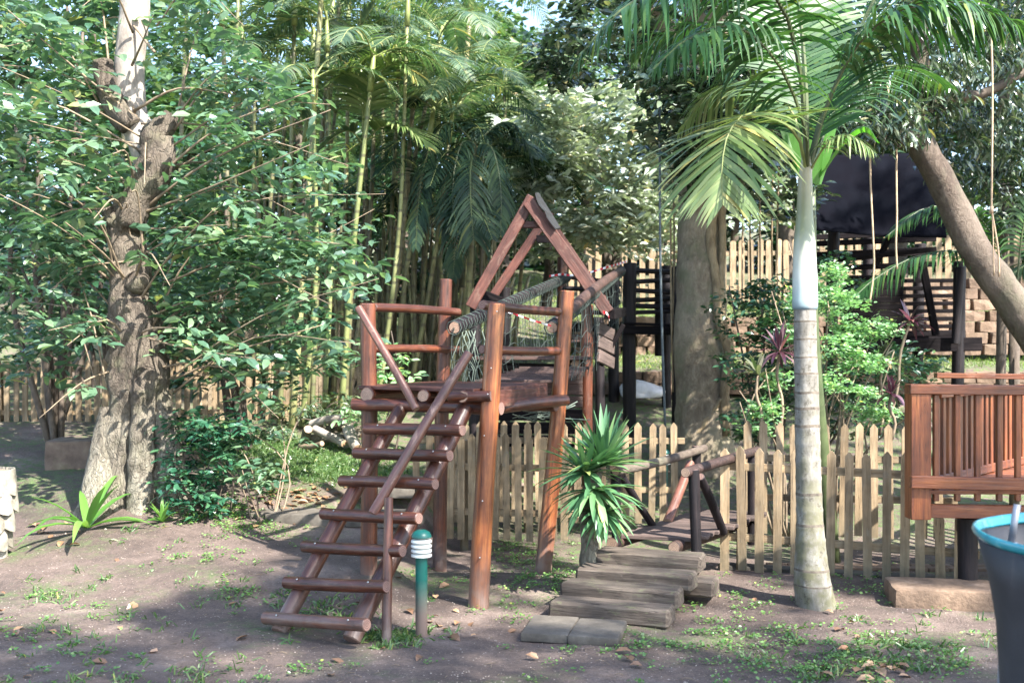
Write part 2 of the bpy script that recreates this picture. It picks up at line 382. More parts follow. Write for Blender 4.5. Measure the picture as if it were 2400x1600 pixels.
def frond(name, pts, ll, lw, mats, parent=None, n=46, bare=.14, droop=.5, vee=.35, rr=.012, sweep=.5, nseg=4, tip=.45, jit=.08, local=False, curl=0.0):
    "feather palm leaf: rachis through pts, long narrow leaflets on both sides that hang by droop"
    c = spline(pts, 14); mb = MB(); mb.tube(c, [rr * (1 - .8 * i / 13) for i in range(14)], 5, 0)
    V = []; T = []; m = 13
    for i in range(n):
        u = bare + (1 - bare) * (i + .5) / n; tt = u * m; k = min(int(tt), m - 1); f = tt - k
        p = c[k].lerp(c[k + 1], f); t = (c[k + 1] - c[k]).normalized()
        side = t.cross(Vector((0, 0, 1)));
        if side.length < .15: side = t.cross(Vector((.3, -1, .2)))
        side.normalize(); up = side.cross(t).normalized()
        uu = (u - bare) / (1 - bare); le = ll * (math.sin(PI * min(1, .18 + uu * .72)) ** .7) * (1 - (1 - tip) * max(0, uu - .6) / .4) * random.uniform(.85, 1.1)
        for sg in (-1, 1):
            d = (side * sg + t * (sweep + .5 * uu + random.uniform(-jit, jit)) + up * (vee + random.uniform(-jit, jit))).normalized()
            q = p.copy(); b = len(V); st = le / nseg; dd = droop * random.uniform(.7, 1.3)
            wv = t.cross(d).cross(d).normalized()
            for s_ in range(nseg + 1):
                w_ = lw * (.55, 1, .9, .6, .02)[min(4, int(round(s_ * 4 / nseg)))] * .5
                V.append(q - wv * w_); V.append(q + wv * w_)
                d = (d + Vector((0, 0, -dd * (.35 + .5 * s_ / nseg)))).normalized(); q = q + d * st
                wv = (wv - d * wv.dot(d)).normalized()
            for s_ in range(nseg):
                a = b + 2 * s_; T += [(a, a + 1, a + 3, a + 2)]
    mb.add([tuple(v) for v in V], T, 1)
    return mb.build(name, mats, parent, loc=Vector(pts[0]), smooth=False)
# ------------------------------------------------------------ the ground
LY = [-60, 6.8, 7.5, 8.5, 9.0, 9.8, 11.5, 13.5, 16, 20, 25, 40, 60]; LZ = [0, 0, .08, .12, .2, .42, .62, .95, 1.45, 2.3, 2.9, 5, 8]
RY = [-60, 7.6, 8.0, 8.3, 9.6, 10.4, 11.4, 12.2, 12.8, 14, 14.45, 14.55, 17, 17.1, 21, 26, 40, 60]
RZ = [0, 0, -.02, -.14, -.12, 0, .07, .28, .52, .9, 1.0, 1.30, 1.52, 2.0, 2.45, 2.95, 5, 8]
def gz(x, y, fine=True):
    xc = float(np.interp(y, [6, 10, 12, 15], [-.75, -.75, .3, .75])); wd = float(np.interp(y, [6, 12, 14], [.5, .6, .25]))
    t = min(1, max(0, (x - xc) / wd + .5)); t = t * t * (3 - 2 * t)
    z = float(np.interp(y, LY, LZ)) * (1 - t) + float(np.interp(y, RY, RZ)) * t
    if fine:
        v = Vector((x * .55, y * .55, 3.1)); z += .05 * noise.noise(v) * min(1, max(0, (y + 3) / 3)) + .014 * noise.noise(v * 6)
        z += .16 * math.exp(-((x + 2.95) ** 2 + (y - 9.0) ** 2) / .9)      # mound round the big trunk
    return z
def axis(segs):
    out = []
    for a, b, st in segs: out += list(np.arange(a, b, st))
    return out + [segs[-1][1]]
xs = axis([(-40, -30, 5), (-30, -9, 1.5), (-9, -4.5, .3), (-4.5, 4.5, .07), (4.5, 9, .3), (9, 30, 1.5), (30, 40, 5)])
ys = axis([(-40, -8, 4), (-8, 4.4, .8), (4.4, 10.5, .07), (10.5, 14.4, .16), (14.4, 14.6, .05), (14.6, 17, .2), (17, 17.15, .05), (17.15, 26, .4), (26, 46, 2), (46, 60, 7)])
G = [(x, y, gz(x, y)) for y in ys for x in xs]; nx = len(xs)
GF = [(j * nx + i, j * nx + i + 1, (j + 1) * nx + i + 1, (j + 1) * nx + i) for j in range(len(ys) - 1) for i in range(nx - 1)]
t = NT('bare_soil_with_moss')
v = t.coord((1, 1, 1), rnd=False)
a = t.noise(v, 1.1, 6, .6, .3); b = t.noise(v, 9, 8, .7, .2); c = t.noise(v, 60, 6, .7)
k = t.ramp(a, [(.3, (.075, .053, .044)), (.55, (.145, .105, .087)), (.75, (.28, .215, .18))])
k = t.mix(.8, k, t.ramp(b, [(.3, .62), (.7, 1.32)]), 'MULTIPLY'); k = t.mix(.7, k, t.ramp(c, [(.3, .55), (.7, 1.4)]), 'MULTIPLY')
ge = t.new('ShaderNodeNewGeometry'); sp = t.new('ShaderNodeSeparateXYZ'); t.l(ge.outputs['Position'], sp.inputs[0])
mr = t.new('ShaderNodeMapRange'); mr.inputs[1].default_value = 8.6; mr.inputs[2].default_value = 10.2; t.l(sp.outputs[1], mr.inputs[0])
ad = t.new('ShaderNodeMath', operation='MULTIPLY_ADD'); ad.inputs[1].default_value = .22; t.l(mr.outputs[0], ad.inputs[0])
gn = t.noise(v, .9, 5, .6); t.l(gn, ad.inputs[2])
g2 = t.noise(v, 14, 6, .7); mm = t.new('ShaderNodeMath', operation='MULTIPLY')
t.l(t.ramp(ad.outputs[0], [(.52, 0), (.68, 1)]), mm.inputs[0]); t.l(t.ramp(g2, [(.42, 0), (.58, 1)]), mm.inputs[1])
k = t.mix(mm.outputs[0], k, t.ramp(c, [(.3, (.05, .085, .025)), (.7, (.13, .19, .06))]))
vo = t.new('ShaderNodeTexVoronoi'); vo.inputs['Scale'].default_value = 38; t.l(v, vo.inputs['Vector'])
k = t.mix(t.ramp(vo.outputs['Distance'], [(.10, .75), (.16, 0)]), k, (.3, .24, .2))
t.col(k); t.rough(.93); d_ = t.noise(v, 3.0, 6, .65); t.bump(t.mix(.4, t.mix(.5, b, c), d_), 1.0, .07); M['soil'] = t.m
me = fast_mesh('ground', np.array(G), GF, M['soil'], None, True)
ground = link(bpy.data.objects.new('ground', me)); tag(ground, None, None, None, 'structure')

# ------------------------------------------------------------ picket fences
def picket_mesh(W, H, T, kind='point'):
    pr = [(-W / 2, 0), (W / 2, 0), (W / 2, H - W * .55), (W * .09, H), (-W * .09, H), (-W / 2, H - W * .55)]
    if kind == 'round': pr = [(-W / 2, 0), (W / 2, 0), (W / 2, H - W * .4), (W * .36, H - W * .12), (W * .12, H), (-W * .12, H), (-W * .36, H - W * .12), (-W / 2, H - W * .4)]
    n = len(pr); V = [(x, -T / 2, z) for x, z in pr] + [(x, T / 2, z) for x, z in pr]
    Fc = [tuple(range(n)), tuple(range(2 * n - 1, n - 1, -1))] + [(i, i + n, (i + 1) % n + n, (i + 1) % n) for i in range(n)]
    return fast_mesh('picket', np.array(V), Fc, M['picket'], None, False)
def fence(name, label, A, B, H, pitch, W, T=.02, rails=(.18, .78), kind='point', side=1, skip=(), posts=(), tilt=.02, railh=.055, group=None, cnt=None, zj=.013):
    A, B = Vector(A), Vector(B); d = (B - A); d2 = Vector((d.x, d.y, 0)); L = d2.length; u = d2.normalized(); nrm = Vector((u.y, -u.x, 0)) * side
    root = thing(name, label, 'fence', A, group); meshes = [picket_mesh(W * random.uniform(.92, 1.06), H * random.uniform(.985, 1.01), T, kind) for _ in range(7)]
    n = int(L / pitch) + 1; az = math.atan2(u.y, u.x)
    for i in range(n):
        if i in skip: continue
        p = A + d * (i * pitch / L) + nrm * (T / 2 + .0015) + u * random.uniform(-.006, .006)
        o = bpy.data.objects.new('picket', random.choice(meshes))
        o.rotation_euler = (random.uniform(-.01, .01), random.uniform(-tilt, tilt), az)
        link(o, root, p + Vector((0, 0, random.uniform(-zj, zj))))
    for h in rails:
        q = Vector((0, 0, h)) - nrm * .0175
        plank('rail', A - u * .03 + q, B + u * .03 + q, .035, railh, root, M['picketx'], ch=.003)
    for s_ in posts:
        p = A + u * s_ - nrm * (.035 + .036); log('post', p - Vector((0, 0, .25)), p + Vector((0, 0, H * .93)), .036, parent=root, mats=[M['picket'], M['end']], knots=1)
    return root
fence('picket_fence', 'front tan picket fence between the footbridge and the orange timber deck', (1.545, 7.95, .0), (2.70, 7.55, -.02), .90, .122, .062, rails=(.24, .75), skip=(), posts=(.1,))
fence('picket_fence', 'tan picket fence behind the ringed palm, a step back from the front one', (1.92, 8.95, .09), (3.5, 8.7, .09), .91, .1235, .062, rails=(.30, .62), posts=(.5,))
fence('picket_fence', 'long tan picket fence behind the climbing tower, ending at the footbridge rail', (-.86, 9.95, .03), (1.52, 9.85, .03), .90, .111, .062, rails=(.3, .74), posts=(1.0,))
fence('picket_fence', 'low picket fence with shaded boards just behind the tower posts', (-.62, 9.32, .0), (.52, 9.12, .0), .885, .098, .06, rails=(.22, .6), posts=(.2,))
fence('picket_fence', 'worn picket fence on a low mossy kerb behind the gnarled tree', (-6.1, 12.4, .62), (-2.3, 12.45, .64), .86, .101, .0615, rails=(.25, .74), posts=(.3, 2.5), tilt=.03, zj=.015)
fence('picket_fence', 'sunlit round-topped picket fence high on the terrace behind the dark platform', (.95, 21.0, 2.42), (7.2, 21.0, 2.50), 1.22, .172, .105, T=.02, rails=(.3, .95), kind='round', posts=(2.6,), railh=.09)
fence('picket_fence', 'upper terrace picket fence at far right behind the stacked block wall', (7.6, 20.5, 2.5), (10.5, 20.2, 2.5), 1.2, .175, .105, rails=(.3, .95), kind='round', railh=.09)
fence('picket_fence', 'three short pickets showing below the corner of the orange timber deck', (2.80, 7.52, -.02), (3.12, 7.40, -.03), .50, .122, .062, rails=(.24,))
# kerbs under two fences
t = NT('mossy_yellow_concrete'); n_ = t.noise(t.coord((1, 1, 1)), 7, 6); t.col(t.ramp(n_, [(.35, (.16, .13, .045)), (.6, (.3, .235, .10)), (.75, (.13, .15, .05))])); t.rough(.9); t.bump(n_, .4, .02); M['kerb'] = t.m
k1 = rbox('kerb', (-4.2, 12.5, .5), (3.9, .16, .26), 0, M['kerb'], bev=.015, rough=.008); tag(k1, 'low mossy yellow kerb under the worn picket fence at left', 'kerb')
t = NT('mossy_dark_concrete'); n_ = t.noise(t.coord((1, 1, 1)), 8, 6); t.col(t.ramp(n_, [(.35, (.035, .032, .026)), (.6, (.09, .08, .065)), (.75, (.07, .09, .035))])); t.rough(.9); t.bump(n_, .4, .02); M['kerbdark'] = t.m
k2 = rbox('kerb', (2.45, 7.78, -.06), (1.95, .14, .16), -.33, M['kerbdark'], bev=.015, rough=.008); tag(k2, 'dark damp concrete kerb at the foot of the front picket fence', 'kerb')

# leaning bamboo slat screen between trees (left of the tower)
root = thing('bamboo_screen', 'old leaning bamboo slat screen behind the log pile', 'screen', (-2.9, 13.3, .9))
x = -3.75
while x < -1.75:
    w_ = random.uniform(.045, .085); h_ = random.uniform(.75, 1.15); ln = random.gauss(0, .07)
    if random.random() < .12: ln += .35
    p = Vector((x, 13.2 + random.uniform(-.03, .03), gz(x, 13.2) - .05))
    plank('slat', p, p + Vector((math.sin(ln) * h_, 0, math.cos(ln) * h_)), w_, .018, root, M['slat'], up=(0, 1, 0), ch=.003); x += w_ + random.uniform(.002, .03)
# second, further reed screen
root = thing('reed_screen', 'tall weathered reed screen standing under the clumping palms', 'screen', (-2.5, 15.2, 1.3))
x = -5.2
while x < -.9:
    w_ = random.uniform(.03, .07); h_ = random.uniform(.9, 1.35); ln = random.gauss(0, .04)
    p = Vector((x, 15.2 + random.uniform(-.04, .04), gz(x, 15.2) - .05))
    plank('reed', p, p + Vector((math.sin(ln) * h_, 0, math.cos(ln) * h_)), w_, .015, root, M['slat'], up=(0, 1, 0), ch=.003); x += w_ + random.uniform(.0, .03)

# ------------------------------------------------------------ terrace walls of stacked blocks
t = NT('tan_concrete_block'); v = t.coord((1, 1, 1)); n_ = t.noise(v, 6, 7, .65); n2 = t.noise(v, 30, 5)
k = t.ramp(n_, [(.3, (.09, .06, .04)), (.55, (.18, .12, .08)), (.75, (.27, .195, .14))]); k = t.mix(.6, k, t.ramp(n2, [(.3, .7), (.7, 1.2)]), 'MULTIPLY')
oi = t.new('ShaderNodeObjectInfo'); k = t.mix(.8, k, t.ramp(oi.outputs['Random'], [(0, .7), (1, 1.2)]), 'MULTIPLY'); t.col(k); t.rough(.9); t.bump(n2, .5, .02); M['block'] = t.m
def block_wall(name, label, x0, x1, y, z0, rows, bw=.34, bh=.155, gap=.045, lean=.05, dep=.22, drop=.0):
    root = thing(name, label, 'wall', ((x0 + x1) / 2, y, z0))
    ms = []
    for _ in range(5):
        bm = bmesh.new(); bmesh.ops.create_cube(bm, size=1); bmesh.ops.scale(bm, vec=(bw, dep, bh * .95), verts=bm.verts)
        bmesh.ops.subdivide_edges(bm, edges=bm.edges, cuts=1, use_grid_fill=True)
        s_ = Vector((random.uniform(0, 60), 0, 0))
        for v_ in bm.verts:
            v_.co += Vector([noise.noise(v_.co * 8 + s_ + Vector((7 * q, 0, 0))) * .012 for q in range(3)])
            if v_.co.y < -dep * .4: v_.co.y -= .03 * math.cos(v_.co.x / bw * PI)
        bmesh.ops.bevel(bm, geom=[e for e in bm.edges if e.calc_face_angle(0) > .8], offset=.008, segments=1, affect='EDGES')
        me = bpy.data.meshes.new('block'); bm.to_mesh(me); bm.free(); me.materials.append(M['block']); ms.append(me)
    for r in range(rows):
        x = x0 + (bw + gap) * .5 * (r % 2)
        while x < x1:
            o = bpy.data.objects.new('block', random.choice(ms)); o.rotation_euler = (random.uniform(-.02, .02), random.uniform(-.02, .02), random.uniform(-.05, .05))
            link(o, root, (x + bw / 2, y + r * lean + random.uniform(-.012, .012), z0 + bh * (r + .5) + drop * (x - x0))); x += bw + gap * random.uniform(.6, 1.4)
    return root
block_wall('retaining_wall', 'low brown block wall below the grass strip behind the white sack', 1.05, 6.6, 14.32, 1.0, 2, bw=.42, bh=.15, gap=.012, lean=.02)
block_wall('retaining_wall', 'tan stacked block wall with gaps below the dark platform and round-topped fence', .95, 5.6, 16.9, 1.47, 4, bw=.34, bh=.155)
block_wall('retaining_wall', 'tall sloping block wall with planting holes behind the leaning tree', 5.65, 8.8, 16.0, 1.5, 7, bw=.33, bh=.165, gap=.06, lean=.085)
# a low stone block and kerb stones by the left tree
t = NT('rough_brown_stone'); v = t.coord((1, 1, 1)); n_ = t.noise(v, 5, 7, .65); k = t.ramp(n_, [(.3, (.08, .055, .04)), (.55, (.17, .12, .09)), (.75, (.27, .21, .15))])
k = t.mix(t.ramp(t.noise(v, 3, 5), [(.5, 0), (.68, .6)]), k, (.13, .14, .055)); t.col(k); t.rough(.9); t.bump(n_, .6, .03); M['stone'] = t.m
tag(rbox('stone_block', (-4.15, 10.45, .55), (.42, .45, .38), .05, M['stone'], bev=.03, rough=.02), 'squared brown stone block at the end of the low wall, left of the gnarled tree', 'stone')
tag(rbox('stone_wall', (-3.45, 10.55, .53), (.92, .38, .42), .04, M['stone'], bev=.03, rough=.02), 'long low stone wall in shade behind the gnarled tree', 'wall')
# ------------------------------------------------------------ climbing tower
RM = [M['red'], M['endmid']]; OM = [M['orange'], M['end']]; PM = [M['pale_pole'], M['end']]; DM = [M['dark'], M['enddark']]
FL = Vector((-.98, 7.45, 0)); FR = Vector((-.215, 6.86, 0)); BR = Vector((.24, 7.92, 0)); BL = Vector((-.56, 8.46, 0))
tw = thing('climbing_tower', 'red-brown pole climbing tower with a log ladder and boarded deck', 'play tower', (-.4, 7.7, 0))
def zat(py, D): return CAM_Z - (py - 800) / F * D
log('post', FL + Vector((0, 0, -.25)), Vector((FL.x, FL.y, zat(697, 7.45))), .058, .054, tw, RM)
log('post', FR + Vector((-.005, 0, -.25)), P(1141, 697, 6.86), .068, .055, tw, OM, bow=.004, knots=6, label='thick orange-brown front post of the tower')
log('post', BR + Vector((-.04, 0, -.25)), P(1303, 668, 7.95), .062, .052, tw, OM, knots=5)
log('post', BL + Vector((0, 0, -.25)), P(1024, 641, 8.46), .055, .05, tw, RM)
dF = (FR - FL).normalized(); dS = (BR - FR).normalized(); up = Vector((0, 0, 1))
out = Vector((-dF.y, dF.x, 0)); out = -out if out.y > 0 else out          # towards the viewer
ZD = 1.352
# bearer, joists, deck boards
bz = ZD - .155
log('bearer', onplane(812, 928, FL + out * .095, out), onplane(1152, 938, FR - out * .10, out), .043, parent=tw, mats=RM)
for q0, r in (((842, 906), .053), ((971, 909), .042), ((1062, 911), .040)):
    a = onplane(q0[0], q0[1], FL + out * .10, out); log('joist', a, a + dS * 1.32, r, parent=tw, mats=[M['red'], M['end']])
log('joist', onplane(1030, 911, FL + out * .12, out), onplane(1128, 909, FR + out * .0, out), .034, parent=tw, mats=RM)
log('bearer', onplane(1150, 936, FR + dS * .02, Vector((dS.y, -dS.x, 0))), onplane(1150, 936, FR, out) + dS * 1.1 + dF * .02, .04, parent=tw, mats=RM)
log('bearer', BL - dF * .18 + up * bz - dS * .1, BR + dF * .14 + up * bz - dS * .1, .042, parent=tw, mats=RM)
a = FR + up * (ZD - .075) + dF * .05 + dS * .06
plank('fascia_board', a, a + dS * 1.0, .11, .025, tw, M['redp'], up=Vector((dS.y, -dS.x, 0)))
log('bearer', P(1262, 928, 7.75) - dF * .5, P(1277, 927, 7.75) , .035, parent=tw, mats=RM)
nb = 11
for i in range(nb):
    q = FL + dS * (-.07 + (i + .5) * 1.2 / nb); q.z = ZD - .014
    plank('deck_board', q + dF * -.03, q + dF * (.965 + random.uniform(0, .035)), 1.2 / nb - .008, .026, tw, M['redp'], ch=.005)
# rails
inn = -out
for py0, py1, r in ((706, 717, .031), (801, 803, .029)):
    log('rail', P(858, py0, 7.50), P(1053, py1, 8.40), r, parent=tw, mats=RM, label=None)
for py0, py1, r in ((700, 716, .031), (802, 806, .029)):
    log('rail', P(1107, py0, 6.98), P(1282, py1, 7.86), r, parent=tw, mats=RM)
# loose hand rails of the ladder
log('hand_rail', P(823, 706, 7.32), P(957, 940, 7.02), .027, parent=tw, mats=PM, label='pale brown hand rail slanting down from the left post')
log('hand_rail', P(1077, 810, 6.72), P(856, 1180, 6.42), .031, parent=tw, mats=PM, label='long pale hand rail crossing the ladder')
log('hand_rail_post', P(887, 1440, 6.04) - Vector((0, 0, .2)), P(893, 1142, 6.22), .028, .025, tw, RM)
# ladder
LT = onplane(918, 945, FL + out * .05, out); RT = onplane(1062, 950, FL + out * .05, out)
LB = P(640, 1452, 6.22); RB = P(806, 1470, 6.03)
log('stringer', LT + (LT - LB).normalized() * .05, LB, .047, .05, tw, RM, label='left pole of the ladder')
log('stringer', RT + (RT - RB).normalized() * .05, RB, .052, .054, tw, RM, label='right pole of the ladder')
u1 = (LT - LB).normalized(); u2 = (RT - LT).normalized(); nn = u1.cross(u2).normalized(); nn = -nn if nn.y > 0 else nn
NAILS = []
for (a, b) in (((505, 400), (950, 408)), ((455, 510), (892, 525)), ((390, 640), (825, 655)), ((305, 790), (750, 812)), ((218, 940), (675, 962)), ((135, 1105), (600, 1125)), ((40, 1268), (510, 1300))):
    p0 = onplane(588 + a[0] * .5, 784 + a[1] * .5, LB + nn * .07, nn); p1 = onplane(588 + b[0] * .5, 784 + b[1] * .5, LB + nn * .07, nn)
    log('rung', p0, p1, random.uniform(.034, .040), parent=tw, mats=RM, knots=4, bow=.006, label=None)
    for f_ in (.16, .86): NAILS.append((p0.lerp(p1, f_), 0))
# steel ties and nails
mb = MB()
for (p_, s_) in NAILS: mb.tube([p_ + nn * .036, p_ + nn * .0405], .0055, 6)
for q in ((1141, 715), (1128, 845), (1120, 905), (1112, 1000), (1108, 1150), (1102, 1280)): mb.tube([P(q[0], q[1], 6.79), P(q[0], q[1], 6.765)], .005, 6)
mb.build('nail', plain('galvanised_nail', (.5, .5, .48), .4, .2, metal=.8), tw)

# ------------------------------------------------------------ net bridge
nbz = thing('net_bridge', 'sagging rope-net bridge with log hand rails behind the climbing tower', 'rope bridge', (.3, 10, 1.3))
A0, A1 = P(1044, 752, 8.05), P(1303, 637, 12.6); B0, B1 = P(1268, 752, 7.95), P(1428, 622, 12.6)
log('hand_rail', A0, A1, .047, .05, nbz, [M['dark'], M['end']], bow=.01, label='left hand rail log wrapped in rope'); log('hand_rail', B0, B1, .042, .05, nbz, [M['brownp'], M['end']], bow=.01)
mb = MB()
for (s0, s1) in ((A0, A1), (B0, B1)):
    for i in range(60):    # rope windings round the log
        u = i / 60; p = s0.lerp(s1, u); ax = (s1 - s0).normalized(); x_ = ax.orthogonal().normalized(); y_ = ax.cross(x_)
        ring = [p + ax * (.035 * k / 8 * (1 if i % 2 else -1)) + (x_ * math.cos(k * PI / 4) + y_ * math.sin(k * PI / 4)) * .054 for k in range(9)]
        mb.tube(ring, .0045, 4, cap=False)
mb.build('rope_winding', M['ropedark'], nbz)['kind'] = 'stuff'
def net_side(s0, s1, zbot, bulge, mat):
    mb = MB(); n = 20
    for i in range(n):
        u = i / (n - 1) * .98; p = s0.lerp(s1, u); zb = zbot(u)
        for k in range(2):
            sh = random.uniform(-.12, .12) + (.10 if k else -.10); q = []
            for j in range(6):
                f = j / 5; w_ = p.lerp(s0.lerp(s1, min(1, max(0, u + sh / 2))), f); w_ = w_ + Vector((bulge * math.sin(f * PI) + random.uniform(-.012, .012), random.uniform(-.015, .015), 0)); w_.z = p.z + (zb - p.z) * f
                q.append(w_)
            mb.tube(q, .0028, 4, cap=False)
    for j in range(1, 5):
        f = j / 5; q = []
        for i in range(30):
            u = i / 29; p = s0.lerp(s1, u); z = p.z + (zbot(u) - p.z) * f + .02 * math.sin(i * 1.9 + j) ; q.append(Vector((p.x + bulge * math.sin(f * PI), p.y, z)))
        mb.tube(q, .003, 4, cap=False)
    o = mb.build('net', mat, nbz); o['kind'] = 'stuff'
net_side(A0, A1, lambda u: 1.36 + .35 * u - .15 * math.sin(PI * u), -.03, M['ropedark'])
net_side(B0, B1, lambda u: 1.36 + .35 * u - .15 * math.sin(PI * u), .03, M['ropedark'])
# loose bunch of net hanging over the end
mb = MB()
for i in range(11):
    p = P(1050 + random.uniform(-8, 60), 760, 8.15); q = [p]
    for k in range(6): q.append(q[-1] + Vector((random.uniform(-.035, .045), random.uniform(-.03, .03), -.072)))
    mb.tube(q, .0045, 4)
for i in range(20):
    a = random.uniform(1175, 1250); p = P(a, 945 + random.uniform(-6, 18), 8.2); mb.tube([p, p + Vector((random.uniform(.05, .2), 0, random.uniform(-.04, .05))), p + Vector((random.uniform(.2, .35), .05, random.uniform(-.03, .09)))], .0045, 4)
mb.build('loose_netting', M['rope'], nbz)['kind'] = 'stuff'
for i in range(26):   # treads of the bridge
    u = (i + .5) / 26; z = 1.34 + .45 * u - .12 * math.sin(PI * u); c = A0.lerp(B0, .5).lerp(A1.lerp(B1, .5), u)
    if 8.3 < c.y < 12.4 and not (10.2 < c.y < 11.9): plank('tread', Vector((c.x - .32, c.y, z)), Vector((c.x + .32, c.y, z)), .12, .025, nbz, M['brownp'])

# ------------------------------------------------------------ A-frame playhouse
ah = thing('a_frame_playhouse', 'brown A-frame playhouse on posts with its gable open', 'playhouse', (.3, 11, .3))
D1, D2 = 10.4, 11.7
def tim(nm, a, b, w_, t_, D, mat='redp'): return plank(nm, P(a[0], a[1], D), P(b[0], b[1], D), w_ * .9, t_, ah, M[mat], up=(0, 1, 0), ch=.006)
tim('rafter', (1223, 452), (1080, 706), .118, .045, D1); tim('rafter', (1213, 462), (1397, 718), .13, .045, D1 - .05)
tim('collar_tie', (1195, 516), (1247, 516), .075, .04, D1 + .03)
tim('rafter', (1264, 486), (1124, 692), .105, .045, D2); tim('rafter', (1250, 492), (1392, 700), .105, .045, D2)
tim('collar_tie', (1232, 549), (1290, 549), .09, .04, D2 - .06, 'darkp')
tim('rafter_block', (1108, 678), (1162, 700), .13, .04, D2 - .5, 'darkp'); 
# strip of dark roofing along the right rafters
a = P(1222, 448, D1 - .12); b = P(1274, 530, D1 - .12); a2 = P(1262, 458, D2); dd = (a2 - a)
mb = MB(); nq = 6; V = []
for i in range(nq + 1):
    p = a.lerp(b, i / nq) + Vector((.012, 0, .012)); jj = random.uniform(-.02, .02)
    V += [p + Vector((jj, 0, 0)), p + dd * .22, p + Vector((jj + .006, 0, .01)), p + dd * .22 + Vector((.012, 0, .02))]
Fq = []
for i in range(nq):
    o_ = i * 4; Fq += [(o_, o_ + 4, o_ + 5, o_ + 1), (o_ + 2, o_ + 3, o_ + 7, o_ + 6), (o_, o_ + 2, o_ + 6, o_ + 4), (o_ + 1, o_ + 5, o_ + 7, o_ + 3)]
Fq += [(0, 1, 3, 2), (nq * 4, nq * 4 + 2, nq * 4 + 3, nq * 4 + 1)]
mb.add([tuple(v) for v in V], Fq); mb.build('roofing_strip', plain('black_roofing_felt', (.02, .02, .022), .6), ah, smooth=False)
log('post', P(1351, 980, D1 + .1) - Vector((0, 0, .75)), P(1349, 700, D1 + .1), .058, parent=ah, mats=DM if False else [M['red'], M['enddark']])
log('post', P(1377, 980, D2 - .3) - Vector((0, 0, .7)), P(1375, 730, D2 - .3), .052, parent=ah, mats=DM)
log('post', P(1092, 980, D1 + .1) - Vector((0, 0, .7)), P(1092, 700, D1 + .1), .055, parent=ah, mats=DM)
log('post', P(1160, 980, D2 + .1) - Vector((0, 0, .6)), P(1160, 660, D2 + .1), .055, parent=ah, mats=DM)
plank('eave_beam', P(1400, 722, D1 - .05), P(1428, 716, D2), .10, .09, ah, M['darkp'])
# floor, rounded joist end, lower plank walls
for i in range(9):
    q = P(1100, 822, D1); y = D1 - .3 + i * .165; plank('floor_board', Vector((-.38, y, q.z)), Vector((.72, y, q.z)), .155, .03, ah, M['brownp'])
log('joist', P(1323, 836, D1 - .25), P(1323, 836, D1 - .25) + Vector((.05, 1.4, 0)), .052, parent=ah, mats=[M['brownp'], M['end']])
log('joist', P(1150, 842, D1 - .15), P(1320, 846, D1 - .15), .04, parent=ah, mats=DM)
for k, (y0, m_) in enumerate(((868, 'brownp'), (893, 'brownp'), (922, 'brownp'), (952, 'darkp'), (982, 'darkp'), (1012, 'darkp'))):
    plank('wall_plank', P(1128 + random.uniform(-4, 4), y0, D1 - .02), P(1338, y0 + 1, D1 - .02), .105, .028, ah, M[m_], up=(0, 1, 0), ch=.006)
for k, y0 in enumerate((752, 783, 816)):   # short boards outside the right wall
    plank('side_board', P(1374, y0, D1 + .05), P(1409, y0 + 18, D1 + .5), .12, .028, ah, M['bridgepl'], up=(1, -.6, 0), ch=.006)
tim('brace', (1380, 840), (1432, 745), .05, .03, D1 + .45, 'darkp')

# ------------------------------------------------------------ dark lookout platform further back
lp = thing('lookout_platform', 'dark brown railed lookout platform on tall posts beyond the playhouse', 'play platform', (1.3, 13, .9))
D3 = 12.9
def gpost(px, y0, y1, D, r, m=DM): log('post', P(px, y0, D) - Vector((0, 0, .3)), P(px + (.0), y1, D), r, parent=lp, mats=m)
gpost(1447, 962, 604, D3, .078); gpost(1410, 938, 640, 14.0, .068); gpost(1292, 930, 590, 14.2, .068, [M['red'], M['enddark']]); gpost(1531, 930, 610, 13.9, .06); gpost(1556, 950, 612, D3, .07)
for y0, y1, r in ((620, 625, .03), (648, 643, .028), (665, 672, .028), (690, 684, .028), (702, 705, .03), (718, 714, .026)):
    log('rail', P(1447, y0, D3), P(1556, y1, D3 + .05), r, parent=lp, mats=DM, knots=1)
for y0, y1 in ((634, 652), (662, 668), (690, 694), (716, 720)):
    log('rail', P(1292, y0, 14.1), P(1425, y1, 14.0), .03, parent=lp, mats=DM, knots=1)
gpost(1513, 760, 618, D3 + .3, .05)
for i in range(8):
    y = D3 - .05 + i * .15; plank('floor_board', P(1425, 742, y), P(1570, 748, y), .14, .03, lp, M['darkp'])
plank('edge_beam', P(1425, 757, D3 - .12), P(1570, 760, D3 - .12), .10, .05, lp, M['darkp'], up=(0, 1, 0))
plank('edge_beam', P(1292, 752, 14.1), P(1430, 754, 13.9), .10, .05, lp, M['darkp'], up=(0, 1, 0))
log('brace', P(1372, 676, 12.4), P(1430, 618, 12.75), .05, parent=lp, mats=[M['brownp'], M['end']])

